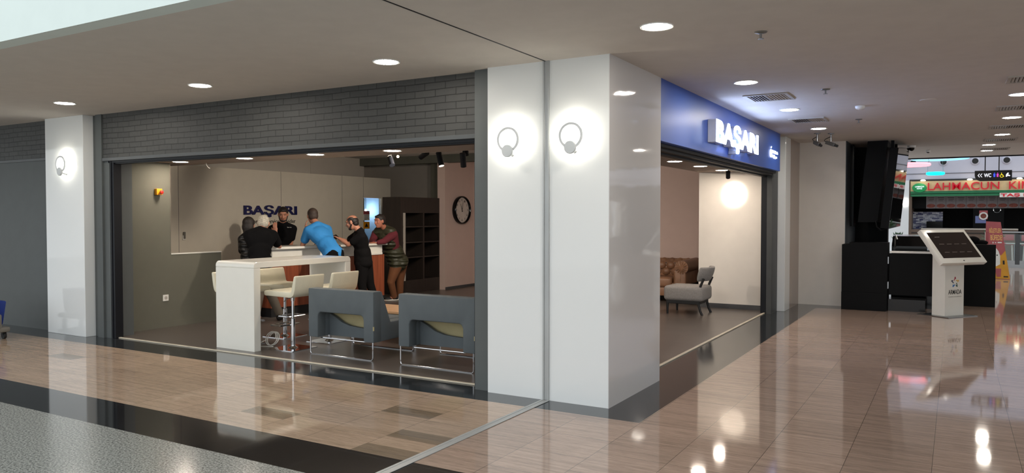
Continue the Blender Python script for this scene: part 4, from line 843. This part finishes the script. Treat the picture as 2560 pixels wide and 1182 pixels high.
text('poster_words', 'BİLETLER', PS @ Vector((.16, 1.20, .001)), .26, .15, 'poster_t', t, RP, .003, .02); text('poster_words', 'BÜFEDE!', PS @ Vector((.18, 1.00, .001)), .26, .17, 'poster_t', t, RP, .003, .02)
obj('small_words', MB().box(.22, .24, .92, .96, 0, .003).box(.27, .30, .93, .95, 0, .003).box(.33, .42, .93, .96, 0, .003).xf(PS), 'wplast', t)
obj('rear_strut', MB().cone((.95, 23.6, 0), (.9, 23.35, 1.2), .012), 'blk', t)
t = thing('glass_railing', 'glass railing with steel rail at the atrium opening, right edge', 'railing', (3, 29, 0))
obj('glass_panel', B(1.05, 4.5, 28.5, 28.53, .15, 1.05), 'glassg', t); obj('top_rail', MB().tube([(1.0, 28.5, 1.10), (4.5, 28.5, 1.10)], .03, 10), 'steel', t, True)
for x in (1.62, 3.0, 4.4): obj('post', B(x, x + .12, 28.45, 28.52, .1, 1.05), 'grey2', t)
obj('lower_rail', B(1.0, 4.5, 28.47, 28.56, 0, .22), 'steel', t)
def cafe(x, y, lb):
    t = thing('food_court_chair', lb, 'chair', (x, y, 0), 'red food court chairs behind the glass railing')
    obj('seat', MB().lathe([(.19, .66), (.21, .70), (.19, .72)], (x, y, 0)), 'poster_r', t, True); obj('backrest', B(x - .19, x + .19, y + .17, y + .2, .80, 1.0, .01), 'poster_r', t)
    for a, b_ in ((-.15, -.15), (.15, -.15), (-.15, .15), (.15, .15)): obj('leg', MB().cone((x + a, y + b_, 0), (x + a * .8, y + b_ * .8, .68), .014), 'wplast', t)
cafe(2.05, 29.6, 'red food court chair at the right picture edge'); cafe(1.5, 30.2, 'red food court chair nearest the poster stand')
t = thing('food_court_table', 'pale food court table behind the glass railing', 'table', (1.65, 29.1, 0)); obj('table_top', B(1.4, 1.9, 28.85, 29.3, .72, .75, .005), 'wplast', t); obj('pedestal', MB().cone((1.65, 29.1, .0), (1.65, 29.1, .72), .03).lathe([(.2, 0), (.2, .02)], (1.65, 29.1, 0)), 'steel', t)
# ================================================================== PEOPLE
def remesh(name, mb, m, vox, parent=None, loc=None, smooth=2, inflate=0):
    me = bpy.data.meshes.new('tmp'); mb.b.to_mesh(me); mb.b.free()
    o = bpy.data.objects.new('tmp', me); C.objects.link(o)
    r = o.modifiers.new('r', 'REMESH'); r.mode = 'VOXEL'; r.voxel_size = vox
    s_ = o.modifiers.new('s', 'SMOOTH'); s_.factor = .5; s_.iterations = smooth
    dg = bpy.context.evaluated_depsgraph_get(); me2 = bpy.data.meshes.new_from_object(o.evaluated_get(dg)); bpy.data.objects.remove(o)
    b = bmesh.new(); b.from_mesh(me2); bpy.data.meshes.remove(me2)
    return obj(name, b, m, parent, True, loc=loc)
def limb(mb, p, r):
    for i in range(len(p) - 1): mb.cap(p[i], r[i], p[i + 1], r[i + 1])
def hand_(mb, w, d, nrm, side, curl=.5, s=1.0):
    """w wrist, d finger direction, nrm back-of-hand normal, side: thumb side vector sign"""
    d = d.normalized(); nrm = (nrm - d * nrm.dot(d)).normalized(); t_ = d.cross(nrm) * side
    m3 = Matrix((t_, d, nrm)).transposed()
    mb.ell(w + d * .048 * s, (.041 * s, .052 * s, .016 * s), m3)
    for k, (o_, L) in enumerate(((.030, .070), (.010, .078), (-.010, .073), (-.029, .058))):
        p = w + d * .088 * s + t_ * o_ * s; a = 0; seg = L * s / 3
        for j_ in range(3):
            a += curl * (.55 + .25 * j_); q = p + (d * math.cos(a) - nrm * math.sin(a)) * seg * (1.15 - .15 * j_)
            mb.cap(p, .0092 * s * (1 - .08 * j_), q, .0086 * s * (1 - .1 * j_), 8); p = q
    p = w + d * .022 * s + t_ * .030 * s; q = p + (d * .7 + t_ * .75 - nrm * .2).normalized() * .038 * s; mb.cap(p, .013 * s, q, .0105 * s, 8)
    r_ = q + (d * .95 + t_ * .25 - nrm * .3).normalized() * .032 * s; mb.cap(q, .0105 * s, r_, .0085 * s, 8)
def person(label, P_, skin='skin', hair=None, beard=None, top=None, trous='tblack', shoe='blk', bulk=1.0, sole=None, name='person'):
    g = Vector((P_['pel'].x, P_['pel'].y, 0))
    f = P_['face'].normalized(); up = P_.get('hup', Vector((0, 0, 1))); up = (up - f * up.dot(f)).normalized(); r = f.cross(up)
    HM = Matrix((r, f, up)).transposed() * 1.06; hc = P_['head']
    def hp(x, y, z): return hc + HM @ Vector((x, y, z))
    b = MB()
    b.ell(hc + HM @ Vector((0, -.012, .028)), (.074, .094, .088), HM); b.ell(hp(0, .018, -.03), (.060, .072, .085), HM); b.ell(hp(0, .045, -.085), (.034, .034, .026), HM)
    b.ell(hp(0, .070, .035), (.052, .022, .022), HM)                               # brow
    b.cap(hp(0, .083, .018), .008, hp(0, .105, -.022), .014, 10)                   # nose
    b.ell(hp(0, .080, -.052), (.024, .012, .012), HM)                              # mouth
    for s_ in (-1, 1):
        b.ell(hp(s_ * .036, .064, -.018), (.020, .018, .022), HM); b.ell(hp(s_ * .076, -.006, -.004), (.011, .022, .034), HM)
    b.cap(hp(0, -.02, -.05), .052, P_['neck'], .058)
    k = bulk; ch = P_['chest']; wa = P_['waist']; pe = P_['pel']; sl, sr = P_['sl'], P_['sr']
    ax = (sr - sl).normalized(); spn = (ch - pe).normalized(); fr_ = spn.cross(ax).normalized() * -1
    TM = Matrix((ax, ax.cross(spn).normalized(), spn)).transposed()
    def torso(mb, e):
        mb.ell(ch, (.165 * k + e, .115 * k + e, .17 + e), TM); mb.ell(wa, (.145 * k + e, .115 * k + e, .15 + e), TM); mb.ell(pe, (.160 * k + e, .12 * k + e, .12 + e), TM)
        mb.cap(sl, .060 * k + e, P_['neck'], .055 + e); mb.cap(sr, .060 * k + e, P_['neck'], .055 + e); mb.cap(sl, .06 * k + e, wa, .10 * k + e); mb.cap(sr, .06 * k + e, wa, .10 * k + e); mb.cap(wa, .12 * k + e, pe, .13 * k + e)
    torso(b, 0)
    for q in 'lr':
        limb(b, [P_['s' + q], P_['e' + q], P_['w' + q]], [.052 * k, .040, .028])
        hd_ = P_['h' + q]; hand_(b, P_['w' + q], hd_[0], hd_[1], 1 if q == 'l' else -1, hd_[2] if len(hd_) > 2 else .4)
        limb(b, [P_['p' + q], P_['k' + q], P_['a' + q]], [.082 * k, .055, .042]); b.cap(P_['a' + q], .04, P_['a' + q] + P_['toe'] * .16 + Vector((0, 0, -.05)), .03)
    body = remesh(name, b, skin, .0075, loc=g); tag(body, label, 'person')
    for s_ in (-1, 1):
        e_ = obj('eye', MB().ell(hp(s_ * .032, .0765, .006), (.0105, .008, .0052), HM, 2), 'eye', body, True)
        obj('pupil', MB().ell(hp(s_ * .032, .0832, .006), (.0052, .003, .0046), HM, 1), 'blk', e_, True)
        obj('eyebrow', MB().cap(hp(s_ * .016, .091, .034), .004, hp(s_ * .048, .080, .036), .003, 8), hair or 'hairb', body, True)
    obj('lips', MB().ell(hp(0, .089, -.052), (.018, .006, .006), HM, 2), 'lip', body, True)
    if P_.get('hairf'): P_['hairf'](hp, HM, body)
    elif hair:
        h = MB(); h.ell(hp(0, -.022, .040), (.082, .096, .088), HM); h.ell(hp(0, -.045, -.005), (.078, .070, .075), HM); h.ell(hp(0, .035, .085), (.058, .045, .026), HM)
        remesh('hair', h, hair, .008, body, smooth=1)
    if beard:
        h = MB(); h.ell(hp(0, .052, -.088), (.040, .034, .028), HM)
        for s_ in (-1, 1): h.cap(hp(s_ * .066, .0, -.03), .013, hp(s_ * .046, .045, -.085), .017)
        h.cap(hp(-.022, .088, -.039), .006, hp(.022, .088, -.039), .006)
        remesh('beard', h, beard, .007, body, smooth=1)
    # clothes
    tm, slv = top[0], top[1]
    tb = MB(); torso(tb, .016); tb.cap(P_['neck'] - spn * .02, .068, ch, .10)
    for q in 'lr':
        s0_, e0_, w0_ = P_['s' + q], P_['e' + q], P_['w' + q]
        if slv == 'short': limb(tb, [s0_, s0_.lerp(e0_, .62)], [.075 * k, .066 * k])
        elif slv == 'long': limb(tb, [s0_, e0_, e0_.lerp(w0_, .92)], [.074 * k, .058, .040])
    if len(top) > 2:
        tb.ell(pe - spn * .03, (.180 * k, .146 * k, .112), TM); tb.cap(wa, .13 * k, pe - spn * .02, .138 * k)
    remesh(P_.get('topname', 'shirt'), tb, tm, .011, body, smooth=3)
    tr = MB(); tr.ell(pe - spn * .03, (.168 * k, .132 * k, .125), TM)
    for q in 'lr': limb(tr, [pe.lerp(P_['p' + q], .9), P_['k' + q], P_['a' + q] + Vector((0, 0, .02))], [.108 * k, .075, .062])
    remesh('trousers', tr, trous, .012, body, smooth=3)
    for q in 'lr':
        A0 = P_['a' + q].copy(); A0.z = 0; tf = P_['toe'].normalized(); sd = tf.cross(Vector((0, 0, 1)))
        FM = Matrix((sd, tf, Vector((0, 0, 1)))).transposed(); h = MB()
        h.ell(A0 + tf * -.03 + Vector((0, 0, .055)), (.042, .055, .048), FM); h.ell(A0 + tf * .10 + Vector((0, 0, .042)), (.045, .095, .034), FM); h.cap(A0 + Vector((0, 0, .05)), .045, A0 + Vector((0, 0, .10)), .045)
        sh = remesh('shoe', h, shoe, .009, body, smooth=2)
        if sole: obj('sole', MB().ell(A0 + tf * .05 + Vector((0, 0, .016)), (.05, .155, .016), FM), sole, sh, True)
    return body
def V(*a): return Vector(a)
# 1 elderly man leaning on the counter end
P = dict(head=J(659, 559, 11.75), face=V(-.62, .80, -.25), neck=J(650, 576, 11.62), sl=J(622, 588, 11.5), sr=J(682, 588, 11.75), chest=J(651, 603, 11.55), waist=J(649, 630, 11.45), pel=J(650, 655, 11.38),
         er=J(698, 618, 12.1), wr=J(689, 580, 12.08), hr=(V(-.1, -.05, 1), V(.3, -.9, 0), .35), el=J(634, 622, 11.72), wl=J(650, 622, 11.95), hl=(V(.3, .9, 0), V(0, 0, 1), .3),
         pl=J(640, 668, 11.35), pr=J(660, 668, 11.5), kl=J(648, 735, 11.4), kr=J(676, 733, 11.62), al=J(640, 788, 11.3), ar=J(699, 788, 11.72), toe=V(-.55, .85, 0))
person('grey haired person in a black shirt leaning on the counter, seen from behind', P, hair='hairg', top=('tblack', 'short', 1), trous='khaki', bulk=1.12)
# 2 dark haired person behind him
def longhair(hp, HM, body):
    h = MB(); h.ell(hp(0, -.022, .035), (.088, .102, .095), HM); h.ell(hp(0, -.055, -.03), (.085, .065, .10), HM); h.ell(hp(0, -.06, -.10), (.065, .05, .07), HM)
    remesh('hair', h, 'hairb', .009, body, smooth=1)
P = dict(head=J(622, 563, 12.05), face=V(-.55, .82, -.15), neck=J(621, 586, 12.0), sl=J(606, 598, 11.95), sr=J(638, 598, 12.15), chest=J(622, 612, 12.0), waist=J(624, 640, 11.95), pel=J(624, 664, 11.9),
         el=J(605, 626, 12.05), wl=J(616, 642, 12.25), hl=(V(-.3, .9, -.2), V(-.6, 0, .5)), er=J(642, 630, 12.25), wr=J(640, 640, 12.4), hr=(V(-.3, .9, 0), V(0, 0, 1)),
         pl=J(617, 674, 11.9), pr=J(632, 674, 12.0), kl=J(617, 730, 11.85), kr=J(632, 730, 12.0), al=J(616, 783, 11.85), ar=J(632, 780, 12.0), toe=V(-.5, .85, 0), hairf=longhair, topname='jacket')
person('dark haired person in a black quilted jacket, mostly hidden behind the grey haired one', P, hair='hairb', top=('qblack', 'long', 1), bulk=.92)
# 3 employee behind the counter
P = dict(head=J(708, 536, 13.35), face=V(.62, -.62, -.28), neck=J(706, 561, 13.42), sl=J(732, 572, 13.45), sr=J(680, 573, 13.4), chest=J(706, 588, 13.45), waist=J(706, 616, 13.45), pel=J(706, 640, 13.45),
         el=J(727, 608, 13.5), wl=J(722, 628, 13.25), hl=(V(.5, -.6, -.2), V(0, 0, 1)), er=J(682, 606, 13.3), wr=J(690, 618, 13.1), hr=(V(.5, -.6, -.1), V(0, 0, 1)),
         pl=J(716, 652, 13.45), pr=J(696, 652, 13.45), kl=J(716, 705, 13.45), kr=J(697, 705, 13.45), al=J(716, 757, 13.48), ar=J(697, 757, 13.45), toe=V(.7, -.6, 0))
b_ = person('bearded employee in a black t-shirt standing behind the counter, looking down', P, hair='hairb', beard='hairb', top=('tblack', 'short'), trous='tblack')
c_ = J(718, 569, 13.30); q = text('shirt_logo', 'Servis', c_, .075, .014, 'wplast', b_, Matrix((RT, UP, -FW)).transposed(), .002)
# 4 blue polo
P = dict(head=J(781, 540, 12.72), face=V(-.85, .45, -.12), neck=J(794, 563, 12.6), sl=J(771, 577, 12.45), sr=J(818, 574, 12.75), chest=J(800, 588, 12.52), waist=J(818, 612, 12.42), pel=J(833, 634, 12.3),
         el=J(757, 612, 12.52), wl=J(764, 574, 12.62), hl=(V(.05, 0, 1), V(-.6, -.7, 0), .35), er=J(815, 606, 13.0), wr=J(795, 609, 13.1), hr=(V(-.5, .6, 0), V(0, 0, 1), .3),
         pl=J(826, 648, 12.2), pr=J(846, 648, 12.4), kl=J(834, 708, 12.2), kr=J(856, 706, 12.45), al=J(838, 772, 12.2), ar=J(862, 768, 12.45), toe=V(-.8, .5, 0))
person('person in a blue polo shirt bending over the counter, elbow propped, back to us', P, hair='hairbr', top=('tblue', 'short'), trous='tblack', bulk=1.08)
# 5 balding man in profile
def bald(hp, HM, body):
    h = MB(); h.ell(hp(0, -.045, .012), (.081, .068, .066), HM); h.ell(hp(0, -.055, -.03), (.066, .05, .05), HM)
    for s_ in (-1, 1): h.cap(hp(s_ * .070, .022, .045), .012, hp(s_ * .072, .018, -.02), .008); h.ell(hp(s_ * .060, -.01, .055), (.022, .05, .03), HM)
    remesh('hair', h, 'hairb', .008, body, smooth=1)
P = dict(head=J(880, 556, 13.0), face=V(-.86, -.42, -.30), neck=J(899, 577, 13.05), sl=J(905, 592, 12.9), sr=J(893, 588, 13.25), chest=J(901, 604, 13.05), waist=J(906, 630, 13.05), pel=J(908, 652, 13.05),
         el=J(871, 611, 12.92), wl=J(849, 597, 12.98), hl=(V(-.8, -.35, .45), V(.1, .2, 1), .8), er=J(868, 604, 13.3), wr=J(850, 597, 13.2), hr=(V(-.8, -.2, .35), V(0, .3, 1), .8),
         pl=J(904, 664, 12.98), pr=J(916, 662, 13.15), kl=J(905, 712, 12.95), kr=J(925, 710, 13.15), al=J(914, 763, 12.95), ar=J(941, 760, 13.15), toe=V(-.85, -.3, 0), hairf=bald)
b_ = person('balding bearded person in black polo and black trousers typing on a phone at the counter', P, hair='hairb', beard='hairb', top=('tblack2', 'short', 1), trous='tblack2', bulk=1.08)
o = obj('phone', MB().box(-.035, .035, -.07, .07, -.004, .004, .003).xf(Matrix.Translation(J(840, 592, 13.06)) @ Euler((R(25), R(-20), R(60))).to_matrix().to_4x4()), 'blackgl', None, loc=J(840, 592, 13.06)); tag(o, 'dark phone held over the counter by the balding person', 'phone')
# 6 man with vest
P = dict(head=J(949, 553, 14.0), face=V(-.18, -1.0, -.12), neck=J(964, 573, 14.15), sl=J(984, 586, 14.1), sr=J(940, 584, 14.3), chest=J(970, 600, 14.22), waist=J(984, 630, 14.35), pel=J(995, 654, 14.45),
         el=J(960, 603, 13.85), wl=J(944, 606, 13.8), hl=(V(-.75, -.5, -.1), V(0, 0, 1), .5), er=J(930, 602, 14.1), wr=J(934, 606, 13.95), hr=(V(-.2, -.9, -.1), V(0, 0, 1), .5),
         pl=J(990, 665, 14.35), pr=J(1003, 665, 14.6), kl=J(977, 704, 14.35), kr=J(1000, 702, 14.65), al=J(985, 743, 14.5), ar=J(1000, 740, 14.75), toe=V(-.65, -.70, 0))
b_ = person('person in olive quilted vest and burgundy sleeves leaning on the counter end', P, skin='skin2', hair='hairb', top=('burg', 'long'), trous='brownt', shoe='blk', sole='wplast', bulk=1.12)
vb = MB(); k = 1.12; ch, wa, pe, sl_, sr_, nk = P['chest'], P['waist'], P['pel'], P['sl'], P['sr'], P['neck']; ax = (sr_ - sl_).normalized(); spn = (ch - pe).normalized(); TM = Matrix((ax, ax.cross(spn).normalized(), spn)).transposed(); e = .034
vb.ell(ch, (.165 * k + e - .02, .12 * k + e, .17 + e), TM); vb.ell(wa, (.15 * k + e, .12 * k + e, .16 + e), TM); vb.ell(pe + spn * .02, (.168 * k + e, .13 * k + e, .12 + e), TM); vb.cap(sl_.lerp(nk, .35), .07 * k + e, nk, .055 + e); vb.cap(sr_.lerp(nk, .35), .07 * k + e, nk, .055 + e); vb.cap(wa, .125 * k + e, pe, .14 * k + e); vb.cap(pe.lerp(P['pl'], .3), .145, P['pl'] + Vector((0, 0, .05)), .13); vb.cap(pe.lerp(P['pr'], .3), .145, P['pr'] + Vector((0, 0, .05)), .13)
remesh('vest', vb, 'olive', .011, b_, smooth=2)
